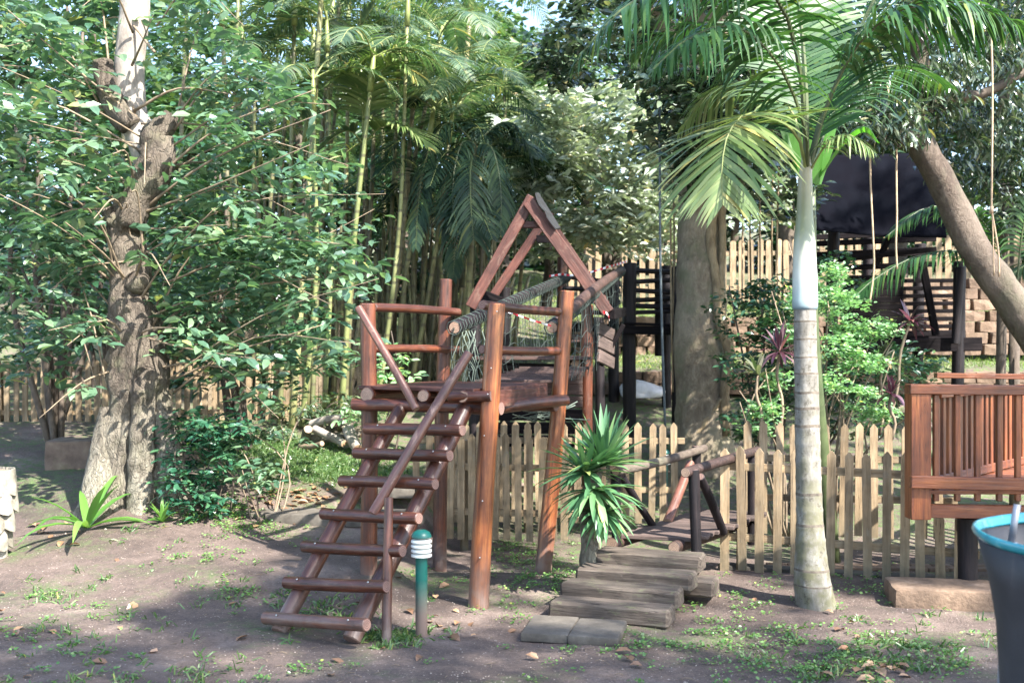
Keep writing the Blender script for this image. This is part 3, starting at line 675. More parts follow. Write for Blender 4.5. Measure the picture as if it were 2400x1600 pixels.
# red and white barrier tape
t = NT('red_white_tape'); v = t.coord((1, 1, 1), 'UV', rnd=False)
ck = t.new('ShaderNodeTexWave', wave_type='BANDS', bands_direction='X'); ck.inputs['Scale'].default_value = 3.4
t.l(v, ck.inputs['Vector']); t.col(t.ramp(ck.outputs[0], [(.49, (.62, .02, .03)), (.51, (.8, .8, .78))])); t.rough(.4); M['tape'] = t.m
def tape(pts, label, w_=.015):
    c = spline(pts, 24); V = []; U = []; L = 0; me = bpy.data.meshes.new('barrier_tape')
    for i, p in enumerate(c):
        if i: L += (c[i] - c[i - 1]).length
        a = .8 * math.sin(i * .9); q = Vector((0, math.sin(a), math.cos(a))) * w_ / 2; V += [p - q, p + q]; U += [(L * 1.0, 0), (L * 1.0, 1)]
    Fc = [(2 * i, 2 * i + 2, 2 * i + 3, 2 * i + 1) for i in range(len(c) - 1)]; o0 = c[0]
    me.from_pydata([tuple(v - o0) for v in V], [], Fc); uv = me.uv_layers.new(name='UVMap')
    for l_ in me.loops: uv.data[l_.index].uv = U[l_.vertex_index]
    me.materials.append(M['tape']); so = bpy.data.objects.new('barrier_tape', me); link(so, None, o0)
    md = so.modifiers.new('thin', 'SOLIDIFY'); md.thickness = .0008
    tag(so, label, 'barrier tape')
tape([P(1160, 714, 8.0), P(1190, 724, 7.95), P(1225, 736, 7.9), P(1266, 748, 7.9)], 'red and white tape tied across the rope bridge entrance')
tape([P(1262, 634, 12.3), P(1290, 630, 12.2), P(1310, 632, 12.1), P(1345, 628, 12.2), P(1400, 612, 12.4), P(1440, 600, 12.8)], 'red and white tape strung to the dark platform post', .026)
tape([P(1385, 716, 10.25), P(1396, 722, 10.25), P(1400, 735, 10.3)], 'scrap of red tape at the foot of the right rafter', .03)

# ------------------------------------------------------------ dark playhouse at right with a sheet roof
ph = thing('slatted_playhouse', 'big black slatted playhouse on stilts under a dark sheet roof', 'playhouse', (4.5, 14.5, 1.0))
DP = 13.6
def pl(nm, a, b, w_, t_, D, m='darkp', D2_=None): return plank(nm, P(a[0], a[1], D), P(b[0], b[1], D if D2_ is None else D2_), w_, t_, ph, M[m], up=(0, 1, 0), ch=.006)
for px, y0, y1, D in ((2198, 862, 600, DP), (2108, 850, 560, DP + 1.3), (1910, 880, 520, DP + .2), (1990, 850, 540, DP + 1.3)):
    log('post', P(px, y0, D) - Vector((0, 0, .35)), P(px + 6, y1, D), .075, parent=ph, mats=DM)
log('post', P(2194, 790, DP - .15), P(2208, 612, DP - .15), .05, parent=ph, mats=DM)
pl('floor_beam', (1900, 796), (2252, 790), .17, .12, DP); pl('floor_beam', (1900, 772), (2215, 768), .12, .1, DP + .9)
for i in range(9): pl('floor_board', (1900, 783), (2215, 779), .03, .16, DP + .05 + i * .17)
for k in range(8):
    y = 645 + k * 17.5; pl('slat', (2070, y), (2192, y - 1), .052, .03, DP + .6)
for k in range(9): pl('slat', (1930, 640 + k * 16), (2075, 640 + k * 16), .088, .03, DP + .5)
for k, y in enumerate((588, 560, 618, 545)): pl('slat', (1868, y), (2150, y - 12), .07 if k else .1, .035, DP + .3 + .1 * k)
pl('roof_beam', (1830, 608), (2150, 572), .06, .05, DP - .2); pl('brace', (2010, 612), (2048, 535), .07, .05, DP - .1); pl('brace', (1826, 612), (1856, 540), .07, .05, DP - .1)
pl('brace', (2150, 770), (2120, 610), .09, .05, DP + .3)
# the sheet
a, b, c_, d_ = P(1862, 358, DP - .1), P(2150, 352, DP - .1), P(2172, 548, DP - .5), P(1870, 530, DP - .5)
mb = MB(); n = 26; V = []
for j in range(n + 1):
    for i in range(n + 1):
        u, v_ = i / n, j / n; p = a.lerp(b, u).lerp(d_.lerp(c_, u), v_)
        p = p + Vector((0, -1, .2)) * (.06 * math.sin(u * 7 + 1) * v_ + .05 * noise.noise(Vector((u * 5, v_ * 5, 0)))) * .35; p.z += -.015 * math.sin(PI * u) * v_ + .01 * noise.noise(Vector((u * 11, 0, v_)))
        V.append(tuple(p))
mb.add(V, [(j * (n + 1) + i, j * (n + 1) + i + 1, (j + 1) * (n + 1) + i + 1, (j + 1) * (n + 1) + i) for j in range(n) for i in range(n)])
t = NT('dark_navy_sheet'); n_ = t.noise(t.coord((1, 1, 1), rnd=False), 2.2, 6, .6); k = t.ramp(n_, [(.35, (.004, .004, .007)), (.6, (.005, .006, .010)), (.8, (.010, .011, .015))]); t.col(k); t.rough(.85); t.b.inputs['Specular IOR Level'].default_value = .04; M['sheet'] = t.m
so = mb.build('roof_sheet', M['sheet'], ph); md = so.modifiers.new('thick', 'SOLIDIFY'); md.thickness = .012

# ------------------------------------------------------------ orange timber deck at right
dk = thing('timber_deck', 'orange-stained raised timber deck with baluster railings at right', 'deck', (3.2, 7.6, 0))
DK = 6.95
def dl(nm, a, b, w_, t_, D0, D1_, m='deckx', up_=(0, 1, 0)): return plank(nm, P(a[0], a[1], D0), P(b[0], b[1], D1_), w_, t_, dk, M[m], up=up_, ch=.005)
plank('corner_post', P(2108, 1190, DK), P(2108, 884, DK), .125, .125, dk, M['deck'] if False else M['deckx'], up=(0, 1, 0))
dl('top_rail', (2084, 893), (2640, 899), .062, .11, DK - .02, DK - .02)
dl('bottom_rail', (2090, 1106), (2640, 1118), .078, .05, DK - .085, DK - .085)
dl('fascia_beam', (2134, 1172), (2640, 1180), .085, .05, DK - .03, DK - .03)
for i in range(14):
    px = 2150 + i * 47.5 + random.uniform(-3, 3); plank('baluster', P(px, 1150, DK - .02), P(px, 905, DK - .02), .034, .034, dk, M['deckx'], up=(0, 1, 0))
z0 = zat(1128, DK)
for i in range(16):
    y = DK + .02 + i * .125; xl = 2.62 + (y - DK) * .02
    plank('deck_board', Vector((xl + max(0, (y - 7.05)) * .88, y, z0)), Vector((6.2, y, z0)), .118, .028, dk, M['deckx'])
A = Vector((2.72, 7.08, z0)); B = Vector((4.75, 9.35, z0)); nB = 30
for i in range(nB):
    p = A.lerp(B, (i + .4) / nB); plank('baluster', p + up * .02, p + up * .585, .042, .036, dk, M['deckx'], up=(.7, -.7, 0))
plank('top_rail', A + up * .605, B + up * .605, .10, .04, dk, M['deckx']); plank('bottom_rail', A + up * .05, B + up * .05, .035, .06, dk, M['deckx'])
C_ = Vector((2.9, 8.6, 1.41))
plank('far_rail', P(2148, 862, 8.6), P(2640, 868, 8.4), .10, .04, dk, M['deckx'])
for px, D in ((2222, 7.15), (2420, 7.6)):
    log('stilt', Vector(((px - 1176) / F * D, D, -.3)), Vector(((px - 1176) / F * D, D, .50)), .062, parent=dk, mats=DM)
plank('joist', P(2200, 1205, 7.3), P(2640, 1212, 7.3), .09, .05, dk, M['darkp'], up=(0, 1, 0))

# ------------------------------------------------------------ small footbridge
fb = thing('footbridge', 'small plank footbridge with dark pole hand rails through the picket fence', 'footbridge', (1.2, 8, .2))
a0 = P(1418, 1229, 7.46); b0 = P(1601, 1241, 7.30); dv = Vector((.755, 1.18, 0)); zb = .325
a0.z = b0.z = zb; nP = 12
for i in range(nP):
    u = (i + .5) / nP; plank('plank', a0 + dv * u, b0 + dv * u + (b0 - a0) * random.uniform(-.01, .03), dv.length / nP - .006, .028, fb, M['bridgepl'])
log('bearer', P(1405, 1248, 7.40), P(1405, 1248, 7.40) + dv * 1.05, .043, parent=fb, mats=[M['brownp'], M['end']])
log('bearer', P(1548, 1257, 7.25), P(1548, 1257, 7.25) + dv * 1.05, .043, parent=fb, mats=[M['brownp'], M['end']])
DK2 = DM
log('post', P(1416, 1252, 7.42), P(1413, 1078, 7.42), .034, parent=fb, mats=DK2); log('post', P(1600, 1274, 7.24), P(1593, 1078, 7.24), .036, parent=fb, mats=DK2)
log('post', P(1600, 1190, 8.55) - up * .2, P(1600, 1024, 8.55), .034, parent=fb, mats=DK2); log('post', P(1727, 1190, 8.35) - up * .2, P(1727, 1036, 8.35), .034, parent=fb, mats=DK2)
log('hand_rail', P(1414, 1082, 7.36), P(1618, 1029, 8.6), .031, parent=fb, mats=[M['barklean'], M['end']], bow=.012, label='mottled bark-covered left hand rail')
log('hand_rail', P(1574, 1085, 7.18), P(1740, 1034, 8.4), .034, parent=fb, mats=[M['brownp'], M['end']])
log('brace', P(1428, 1092, 7.50), P(1499, 1206, 7.85), .026, parent=fb, mats=DK2); log('brace', P(1586, 1062, 8.45), P(1533, 1198, 8.0), .034, parent=fb, mats=[M['pale_pole'], M['end']], label='pinkish brown brace of the far left post')
log('brace', P(1608, 1094, 7.28), P(1662, 1222, 7.7), .030, parent=fb, mats=DK2)

# sleeper steps and slabs
def sleeper(c, L, rz, label, W=.20, H=.11):
    d = Vector((math.cos(rz), math.sin(rz), 0)) * L / 2; c = Vector(c)
    o = plank('sleeper', c - d, c + d, W, H, None, M['sleeper'], ch=.016, wob=.008); tag(o, label, 'step', 'sleeper steps up to the footbridge'); return o
rz = -.37
sleeper(P(1494, 1299, 7.22).xy.to_3d() + up * .212, .70, rz, 'topmost old timber sleeper step, under the end of the footbridge')
sleeper(P(1461, 1330, 6.98).xy.to_3d() + up * .147, .75, rz, 'second timber sleeper step down from the footbridge')
sleeper(P(1428, 1365, 6.80).xy.to_3d() + up * .084, .74, rz, 'third timber sleeper step down, just above the lowest one')
sleeper(P(1404, 1396, 6.60).xy.to_3d() + up * .022, .74, rz, 'lowest timber sleeper step, next to the two paving slabs')
sleeper(P(1530, 1335, 7.12).xy.to_3d() + up * .08, .66, rz, 'timber sleeper packed beneath the topmost step')
t = NT('worn_concrete_slab'); v = t.coord((1, 1, 1)); n_ = t.noise(v, 4, 6, .65); n2 = t.noise(v, 45, 5); k = t.ramp(n_, [(.3, (.06, .05, .04)), (.55, (.11, .095, .077)), (.8, (.19, .17, .14))]); k = t.mix(.5, k, t.ramp(n2, [(.3, .7), (.7, 1.25)]), 'MULTIPLY')
t.col(k); t.rough(.9); t.bump(n2, .35, .01); M['slab'] = t.m
c = P(1264, 1440, 6.3); tag(rbox('paving_slab', (c.x, c.y, -.006), (.27, .43, .05), -.2, M['slab'], bev=.012, rough=.006), 'left one of two worn paving slabs before the sleeper steps', 'paving slab')
c = P(1374, 1448, 6.22); tag(rbox('paving_slab', (c.x, c.y, -.004), (.28, .42, .05), -.22, M['slab'], bev=.012, rough=.006), 'right one of two paving slabs before the sleeper steps, with a pale patch', 'paving slab')
# concrete path pieces behind the ladder
for (x0, y0, sx, sy, rz_, lb) in ((-1.35, 8.95, 1.25, .34, -.05, 'pale concrete slab forming a step behind the ladder'), (-1.05, 9.6, .55, .8, -.1, 'concrete slab leading back into the grass behind the tower ladder'), (-2.0, 9.0, .5, .3, .1, 'broken slab end beside the shrub by the gnarled tree')):
    tag(rbox('path_slab', (x0, y0, gz(x0, y0, False) + .03), (sx, sy, .1), rz_, M['slab'], bev=.012, rough=.01), lb, 'path slab')
c = P(2165, 1372, 6.9); tag(rbox('doorstep_stone', (2.74, 6.98, .03), (.66, .42, .15), -.16, M['stone'] if False else M['block'], bev=.03, rough=.012), 'rough sandstone block step under the orange deck', 'stone')
# brick edging behind the fence
def brick_strip():
    root = thing('brick_edging', 'row of weathered bricks on the ground behind the front picket fence', 'brick edging', (2.6, 8.3, -.1))
    for r in range(2):
        for i in range(11):
            x = 1.95 + i * .155 + (r % 2) * .07; o = rbox('brick', (x, 8.28 + r * .1 - .05 * i * .1, -.075), (.148, .09, .07), random.uniform(-.06, .06), M['block'], root, bev=.008, rough=.004, cuts=0)
brick_strip()

# ------------------------------------------------------------ bollard lights
t = NT('dark_green_paint'); n_ = t.noise(t.coord((1, 1, 1)), 10, 5); k = t.ramp(n_, [(.3, (.004, .075, .062)), (.7, (.008, .125, .098))])
ge = t.new('ShaderNodeNewGeometry'); sp = t.new('ShaderNodeSeparateXYZ'); t.l(ge.outputs['Position'], sp.inputs[0])
mr = t.new('ShaderNodeMapRange'); mr.inputs[1].default_value = .08; mr.inputs[2].default_value = .30; mr.inputs[3].default_value = 1; mr.inputs[4].default_value = 0; t.l(sp.outputs[2], mr.inputs[0])
k = t.mix(mr.outputs[0], k, MUDC); t.col(k); t.rough(.38); M['green'] = t.m
M['white'] = plain('white_plastic', (.72, .73, .68), .4, .1)
def lathe(mb, c, prof, seg=24, mi=0):
    V = [(c[0] + r * math.cos(2 * PI * k / seg), c[1] + r * math.sin(2 * PI * k / seg), c[2] + z) for r, z in prof for k in range(seg)]
    n = len(prof); mb.add(V, [(i * seg + k, i * seg + (k + 1) % seg, (i + 1) * seg + (k + 1) % seg, (i + 1) * seg + k) for i in range(n - 1) for k in range(seg)] + [tuple(range(seg - 1, -1, -1)), tuple((n - 1) * seg + k for k in range(seg))], mi)
def bollard(c, h, s, label):
    r_ = thing('bollard_light', label, 'garden light', c, 'green bollard garden lights'); c = Vector(c)
    mb = MB(); lathe(mb, c, [(.034 * s, -.1), (.034 * s, h - .145 * s)]); mb.build('column', M['green'], r_, angle=40)
    mb = MB(); lathe(mb, c + up * (h - .15 * s), [(.028 * s, 0), (.028 * s, .13 * s)]); mb.build('lamp_core', M['white'], r_, angle=40)
    for k in range(4):
        z = h - .148 * s + k * .0265 * s; mb = MB(); lathe(mb, c + up * z, [(.032 * s, .004 * s), (.058 * s, 0), (.0595 * s, .003 * s), (.058 * s, .012 * s), (.034 * s, .022 * s)]); mb.build('louvre', M['white'], r_, angle=40)
    mb = MB(); lathe(mb, c + up * (h - .042 * s), [(.052 * s, 0), (.057 * s, .004), (.056 * s, .014 * s), (.046 * s, .032 * s), (.026 * s, .043 * s), (.006 * s, .046 * s)]); mb.build('cap', M['green'], r_, angle=50)
c = P(968, 1452, 6.2); bollard((c.x, c.y, 0), .575, 1, 'green bollard light with white louvres beside the ladder foot')
c = P(1526, 1190, 10.9); bollard((c.x, c.y, .0), .60, 1, 'green bollard light seen through the far picket fence by the footbridge')

# ------------------------------------------------------------ mesh tub with turquoise rim at right
tb = thing('mesh_bin', 'big flared dark grey mesh bin with a turquoise rim and grey metal leg', 'mesh bin', (1.88, 3.3, 0))
cx, cy, zr = 1.886, 3.30, 1.045
prof = [(.376, -.02), (.376, .2), (.379, .4), (.384, .58), (.394, .75), (.42, .89), (.456, 1.01)]
mb = MB(); seg = 64; V = []; pin = [(r - .006, z) for r, z in prof]
for r, z in prof + pin[::-1]:
    for k in range(seg):
        a = 2 * PI * k / seg; rr = r * (1 + .008 * math.sin(3 * a + z * 9)); V.append((cx + rr * math.cos(a), cy + rr * math.sin(a), z))
n = len(prof) * 2; mb.add(V, [(i * seg + k, i * seg + (k + 1) % seg, (i + 1) * seg + (k + 1) % seg, (i + 1) * seg + k) for i in range(n - 1) for k in range(seg)])
t = NT('dark_mesh_fabric'); v = t.coord((1, 1, 1), rnd=False); n_ = t.noise(v, 5, 5); ck = t.new('ShaderNodeTexVoronoi'); ck.inputs['Scale'].default_value = 260; t.l(v, ck.inputs['Vector'])
k = t.ramp(n_, [(.3, (.022, .023, .028)), (.7, (.045, .046, .054))]); k = t.mix(.6, k, t.ramp(ck.outputs['Distance'], [(.1, 1.5), (.5, .7)]), 'MULTIPLY'); t.col(k); t.rough(.6); t.bump(ck.outputs['Distance'], .3, .002)
t.b.inputs['Alpha'].default_value = .93
mb.build('mesh_bag', t.m, tb)
t = NT('turquoise_piping'); n_ = t.noise(t.coord((1, 1, 1)), 14, 5); t.col(t.ramp(n_, [(.3, (.005, .17, .22)), (.6, (.02, .30, .36)), (.75, (.25, .5, .5))])); t.rough(.3); t.b.inputs['Coat Weight'].default_value = .6
ring = [Vector((cx + .29 * math.cos(2 * PI * k / 48), cy + .29 * math.sin(2 * PI * k / 48), zr - .018 + .004 * math.sin(k * .8))) for k in range(49)]
mb = MB(); seg = 10; V = []
for k in range(48):
    a = 2 * PI * k / 48
    for j in range(seg):
        b = 2 * PI * j / seg; rr = .460 + .006 * math.cos(b) - .012 * min(0, math.sin(b)) * -1; V.append((cx + rr * math.cos(a), cy + rr * math.sin(a), zr - .018 + .017 * math.sin(b) + .003 * math.sin(a * 5)))
mb.add(V, [(k * seg + j, ((k + 1) % 48) * seg + j, ((k + 1) % 48) * seg + (j + 1) % seg, k * seg + (j + 1) % seg) for k in range(48) for j in range(seg)]); mb.build('rim', t.m, tb)
gm = plain('grey_powder_coated_steel', (.24, .25, .28), .4, .12, metal=.3)
mb = MB(); lx = (2286 - 1176) / F * 3.12; mb.tube([(lx, 3.12, -.05), (lx + .0, 3.12, .42), (lx + .03, 3.14, .52), (lx + .12, 3.18, .56)], .0125, 12); mb.build('leg', gm, tb)
mb = MB(); mb.tube([(1.56, 3.52, .2), (1.60, 3.52, .98)], .02, 12); mb.tube([(1.60, 3.52, .98), (1.62, 3.52, 1.10)], .011, 12); mb.build('inner_pole', gm, tb)

# ------------------------------------------------------------ scale-clad planter at left edge
pt = thing('tile_planter', 'whitewashed planter clad in overlapping curved tiles at the left edge', 'planter', (-3.62, 7.9, .05))
t = NT('whitewashed_tile'); v = t.coord((1, 1, 1)); n_ = t.noise(v, 7, 6, .7); t.col(t.ramp(n_, [(.3, (.09, .08, .06)), (.5, (.22, .20, .16)), (.72, (.42, .39, .33))])); t.rough(.85); t.bump(n_, .3, .02); M['tile'] = t.m
pcx, pcy = -3.79, 7.9
mb = MB(); lathe(mb, (pcx, pcy, 0), [(.09, 0), (.13, .12), (.16, .3), (.175, .55), (.165, .70), (.14, .72), (.12, .66), (.02, .655)]); mb.build('core', M['stone'], pt)
for r in range(5):
    z = .05 + r * .13; R = (.13, .155, .178, .19, .188)[r]; nn_ = 8
    for i in range(nn_):
        a = 2 * PI * (i + .5 * (r % 2)) / nn_; tl = MB(); V = []
        for jz in range(5):
            f = jz / 4
            for jx in range(5):
                g = (jx / 4 - .5) * 1.15; wid = .86 * (1 - .22 * (1 - f) ** 2 * 1); b = a + g * wid
                rr = R + .018 * math.cos(g * PI) + .016 * (1 - f) ; zz = z + .16 * f - (.028 * math.cos(g * PI) if jz == 0 else 0)
                for q in (0, 1): V.append((pcx + (rr - .012 * q) * math.cos(b), pcy + (rr - .012 * q) * math.sin(b), zz))
        Fc = []
        for jz in range(4):
            for jx in range(4):
                s_ = (jz * 5 + jx) * 2; Fc += [(s_, s_ + 2, s_ + 12, s_ + 10), (s_ + 1, s_ + 11, s_ + 13, s_ + 3)]
        for jz in range(4): s_ = jz * 10; Fc += [(s_, s_ + 10, s_ + 11, s_ + 1), (s_ + 8, s_ + 9, s_ + 19, s_ + 18)]
        for jx in range(4): s_ = jx * 2; Fc += [(s_, s_ + 1, s_ + 3, s_ + 2), (40 + s_, 42 + s_, 43 + s_, 41 + s_)]
        tl.add(V, Fc); tl.build('tile', M['tile'], pt, angle=50)

# white sack
mb = MB(); c = P(1476, 902, 13.9); nU, nV = 26, 14; V = []
for j in range(nV + 1):
    for i in range(nU):
        th = PI * j / nV; a = 2 * PI * i / nU; x_ = -math.cos(th); s_ = math.sin(th) ** .7
        y_, z_ = math.cos(a) * s_, math.sin(a) * s_; k = 1 + .35 * noise.noise(Vector((x_ * 2.2, y_ * 1.8, z_ * 1.8 + 4))) + .12 * noise.noise(Vector((x_ * 7, y_ * 6, z_ * 6)))
        V.append((c.x + x_ * .29 * (1 + .1 * z_), c.y + y_ * .17 * k, c.z + .01 + max(-.07, (z_ * .125 * k * (1.1 - .35 * x_)))))
mb.add(V, [(j * nU + i, j * nU + (i + 1) % nU, (j + 1) * nU + (i + 1) % nU, (j + 1) * nU + i) for j in range(nV) for i in range(nU)])
sk = mb.build('sack', plain('white_woven_sack', (.62, .62, .64), .6, .15, 12), None); tag(sk, 'crumpled white sack lying on the bank behind the dark posts', 'sack')

# log pile
for i, (a, b, D, r, m_, lb) in enumerate((((705, 1008), (822, 1015), 11.3, .05, 'bark1', 'dark branch log at the bottom of the cut wood pile'), ((715, 975), (792, 962), 11.5, .045, 'barkpale', 'pale log lying across the top of the cut wood pile'), ((722, 985), (790, 1018), 11.2, .042, 'barkpale', 'whitish log slanting down the front of the wood pile'),
        ((800, 985), (822, 1030), 11.1, .06, 'barkpale', 'short thick pale log standing out at the right of the wood pile'), ((700, 1012), (708, 985), 11.3, .05, 'bark1', 'short dark stub at the left of the wood pile'), ((745, 1000), (770, 972), 11.6, .05, 'bark1', 'brown log behind the middle of the wood pile'),
        ((690, 1025), (740, 1018), 11.0, .03, 'twig', 'thin tan stick in front of the wood pile'), ((770, 965), (830, 1000), 11.7, .03, 'bark1', 'thin branch leaning over the back of the wood pile'))):
    o = log('cut_log', P(a[0], a[1], D), P(b[0], b[1], D - .25), r, r * .9, None, [M[m_], M['soil_stump']], bow=.05); tag(o, lb, 'log', 'logs in the cut wood pile')
# ------------------------------------------------------------ foliage materials
M['lf_left'] = leafmat('glossy_mid_green_leaf', (.05, .115, .07), (.10, .19, .115), (.19, .29, .16), .30, .36, coat=.6)
M['lf_dark'] = leafmat('dark_green_leaf', (.012, .045, .02), (.025, .08, .032), (.05, .12, .045), .30, .22)
M['lf_hyd'] = leafmat('deep_green_shrub_leaf', (.018, .075, .042), (.03, .11, .06), (.07, .17, .08), .26, .22, coat=.7)
M['lf_pale'] = leafmat('pale_grey_green_leaf', (.2, .25, .19), (.38, .43, .34), (.52, .57, .47), .36, .25)
M['lf_far'] = leafmat('far_green_leaf', (.03, .07, .03), (.06, .13, .05), (.13, .2, .07), .45, .4)
M['lf_mango'] = leafmat('drooping_dark_leaf', (.02, .045, .025), (.05, .085, .045), (.17, .22, .14), .24, .25, coat=.7)
M['lf_lime'] = leafmat('fresh_lime_leaf', (.13, .28, .13), (.23, .41, .2), (.36, .53, .3), .42, .4)
M['lf_yucca'] = leafmat('blue_green_sword_leaf', (.045, .12, .055), (.08, .19, .085), (.16, .28, .12), .36, .25, coat=.1)
M['lf_strap'] = leafmat('bright_strap_leaf', (.08, .20, .04), (.12, .27, .05), (.2, .34, .08), .35, .4)
M['lf_cord'] = leafmat('burgundy_leaf', (.03, .010, .018), (.06, .02, .034), (.18, .11, .13), .26, .3, tcol=(1.1, .6, .8), coat=.6)
M['lf_cordg'] = leafmat('green_purple_leaf', (.05, .09, .035), (.09, .12, .06), (.25, .24, .18), .3, .3)
M['clover'] = leafmat('ground_clover_leaf', (.06, .15, .035), (.11, .24, .05), (.2, .34, .09), .5, .35)
M['grassb'] = leafmat('grass_blade', (.05, .12, .03), (.09, .18, .045), (.18, .26, .09), .5, .4)
M['deadleaf'] = leafmat('dead_brown_leaf', (.14, .07, .035), (.25, .13, .06), (.4, .25, .14), .7, .1, tcol=(1, .8, .5))
M['fr_king'] = leafmat('dark_palm_leaflet', (.02, .065, .02), (.035, .105, .03), (.08, .16, .045), .5, .3, coat=0, spec=.5)
M['fr_lit'] = leafmat('sunlit_palm_leaflet', (.07, .13, .035), (.13, .2, .06), (.27, .32, .13), .42, .35, coat=.1)  # lit copy of the palm leaflets: sunlight put into the yellow-green colour
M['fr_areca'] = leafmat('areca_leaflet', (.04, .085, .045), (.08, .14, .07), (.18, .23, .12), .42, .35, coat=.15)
M['fr_arecad'] = leafmat('shaded_areca_leaflet', (.010, .028, .018), (.02, .048, .027), (.045, .08, .036), .6, .25, coat=0, spec=.25)  # areca leaflet with its colour darkened to stand for shade
M['rachis'] = plain('yellow_green_rachis', (.19, .22, .07), .5, .3, 10)
M['rachisd'] = plain('dark_green_rachis', (.06, .08, .03), .5, .3, 10)
t = NT('ringed_cane'); v = t.coord((1, 1, 1), rnd=False); wv = t.new('ShaderNodeTexWave', wave_type='BANDS', bands_direction='Z'); wv.inputs['Scale'].default_value = 1.6; wv.inputs['Distortion'].default_value = .6; t.l(v, wv.inputs['Vector'])
n_ = t.noise(v, 3, 5); k = t.ramp(n_, [(.3, (.085, .075, .045)), (.55, (.17, .155, .095)), (.75, (.32, .31, .2))]); oi = t.new('ShaderNodeObjectInfo'); k = t.mix(.8, k, t.ramp(oi.outputs['Random'], [(0, (.5, .45, .4)), (.5, (.9, 1, .6)), (1, (1.25, 1.15, .9))]), 'MULTIPLY')
k = t.mix(t.ramp(wv.outputs[0], [(.9, 0), (.97, .7)]), k, (.07, .055, .035)); t.col(k); t.rough(.55); M['cane'] = t.m
t = NT('grey_ringed_palm_trunk'); v = t.coord((1, 1, .5), rnd=False); n_ = t.noise(v, 12, 8, .7); n2 = t.noise(t.coord((1, 1, .25), rnd=False), 60, 4, .7); k = t.ramp(n_, [(.3, (.09, .08, .065)), (.5, (.20, .185, .16)), (.72, (.36, .34, .31))])
k = t.mix(.5, k, t.ramp(n2, [(.3, .65), (.7, 1.2)]), 'MULTIPLY')
ge = t.new('ShaderNodeNewGeometry'); sp = t.new('ShaderNodeSeparateXYZ'); t.l(ge.outputs['Position'], sp.inputs[0])
mr = t.new('ShaderNodeMapRange'); mr.inputs[1].default_value = .4; mr.inputs[2].default_value = 1.6; mr.inputs[3].default_value = .9; mr.inputs[4].default_value = 0; t.l(sp.outputs[2], mr.inputs[0])
mu = t.new('ShaderNodeMath', operation='MULTIPLY'); t.l(mr.outputs[0], mu.inputs[0]); t.l(t.ramp(t.noise(t.coord((1, 1, 1), rnd=False), 9, 6), [(.4, .1), (.6, 1)]), mu.inputs[1])
k = t.mix(mu.outputs[0], k, (.12, .115, .06)); k = t.mix(t.ramp(t.noise(t.coord((1, 1, 1), rnd=False), 20, 7, .75), [(.56, 0), (.64, .8)]), k, (.06, .05, .035)); t.col(k); t.rough(.8); t.bump(n_, .45, .012); M['kingtrunk'] = t.m
M['ring'] = plain('dark_leaf_scar', (.11, .09, .07), .9, .5, 30)
t = NT('crownshaft'); v = t.coord((1, 1, .6), rnd=False); n_ = t.noise(v, 7, 5); ge = t.new('ShaderNodeNewGeometry'); sp = t.new('ShaderNodeSeparateXYZ'); t.l(ge.outputs['Position'], sp.inputs[0])
mr = t.new('ShaderNodeMapRange'); mr.inputs[1].default_value = 1.84; mr.inputs[2].default_value = 2.7; t.l(sp.outputs[2], mr.inputs[0])
k = t.ramp(mr.outputs[0], [(0, (.12, .17, .20)), (.07, (.34, .43, .44)), (.22, (.5, .54, .52)), (.42, (.44, .46, .39)), (.58, (.2, .23, .14)), (.75, (.22, .23, .13)), (1, (.32, .29, .19))]); k = t.mix(.6, k, t.ramp(n_, [(.3, .75), (.7, 1.15)]), 'MULTIPLY')
k = t.mix(t.ramp(t.noise(v, 4, 4), [(.6, 0), (.7, .5)]), k, (.42, .3, .22)); t.col(k); t.rough(.4); M['shaft'] = t.m

# ------------------------------------------------------------ gnarled tree at left
gt = thing('gnarled_tree', 'big gnarled leafy tree with fluted trunk and pale upper bole at left', 'tree', (-2.95, 9.0, .1))
def warp(sc, amp, flute=0):
    def f(u, a, p):
        q = Vector((p.x + .2 * math.cos(a), p.y + .2 * math.sin(a), p.z)); k = 1 + amp * noise.noise(q * sc) + amp * .5 * noise.noise(q * sc * 3.1)
        if flute:
            h = max(0, 1 - (p.z - .1) / 1.5); k += flute * (h ** 1.3) * (.5 * math.cos(4 * a + .6) + .3 * math.cos(7 * a + 1.7 + p.z)) - flute * 1.1 * min(1, h * 1.6) * (1 - abs(math.sin(a * 3 + .9 + .35 * math.sin(p.z * 3)))) ** 7
        return k
    return f
def pxpath(L, D): return [P(a[0], a[1], D if len(a) < 4 else a[3]) for a in L], [a[2] / F * (D if len(a) < 4 else a[3]) for a in L]
def limb(mb, L, D, n, seg, fl): 
    p, r = pxpath(L, D); mb.tube(spline(p, n), rspl(r, n), seg, fl=fl)
mb = MB(); limb(mb, [(322, 1275, 125), (318, 1225, 108), (316, 1150, 84), (318, 1060, 72), (318, 960, 66), (318, 850, 66), (308, 760, 60), (296, 680, 47), (300, 640, 44), (298, 590, 40), (285, 530, 40), (300, 480, 38)], 9.0, 90, 110, warp(6, .22, .34))
mb.build('trunk', M['bark1'], gt, loc=P(318, 1215, 9.0))
mb = MB(); limb(mb, [(290, 520, 38), (322, 450, 40), (350, 400, 42), (362, 350, 40), (356, 312, 34), (378, 288, 26), (396, 262, 15)], 8.95, 30, 24, warp(7, .25)); mb.build('limb', M['bark1'], gt, loc=P(320, 450, 8.95))
mb = MB(); limb(mb, [(345, 380, 34), (318, 300, 34), (300, 240, 34), (298, 150, 34), (306, 60, 34), (312, -60, 33), (318, -260, 30), (300, -500, 26)], 9.15, 46, 24, warp(5, .08)); mb.build('limb', M['barkpale'], gt, loc=P(318, 300, 9.1), ).__setitem__('label', 'pale upper bole')
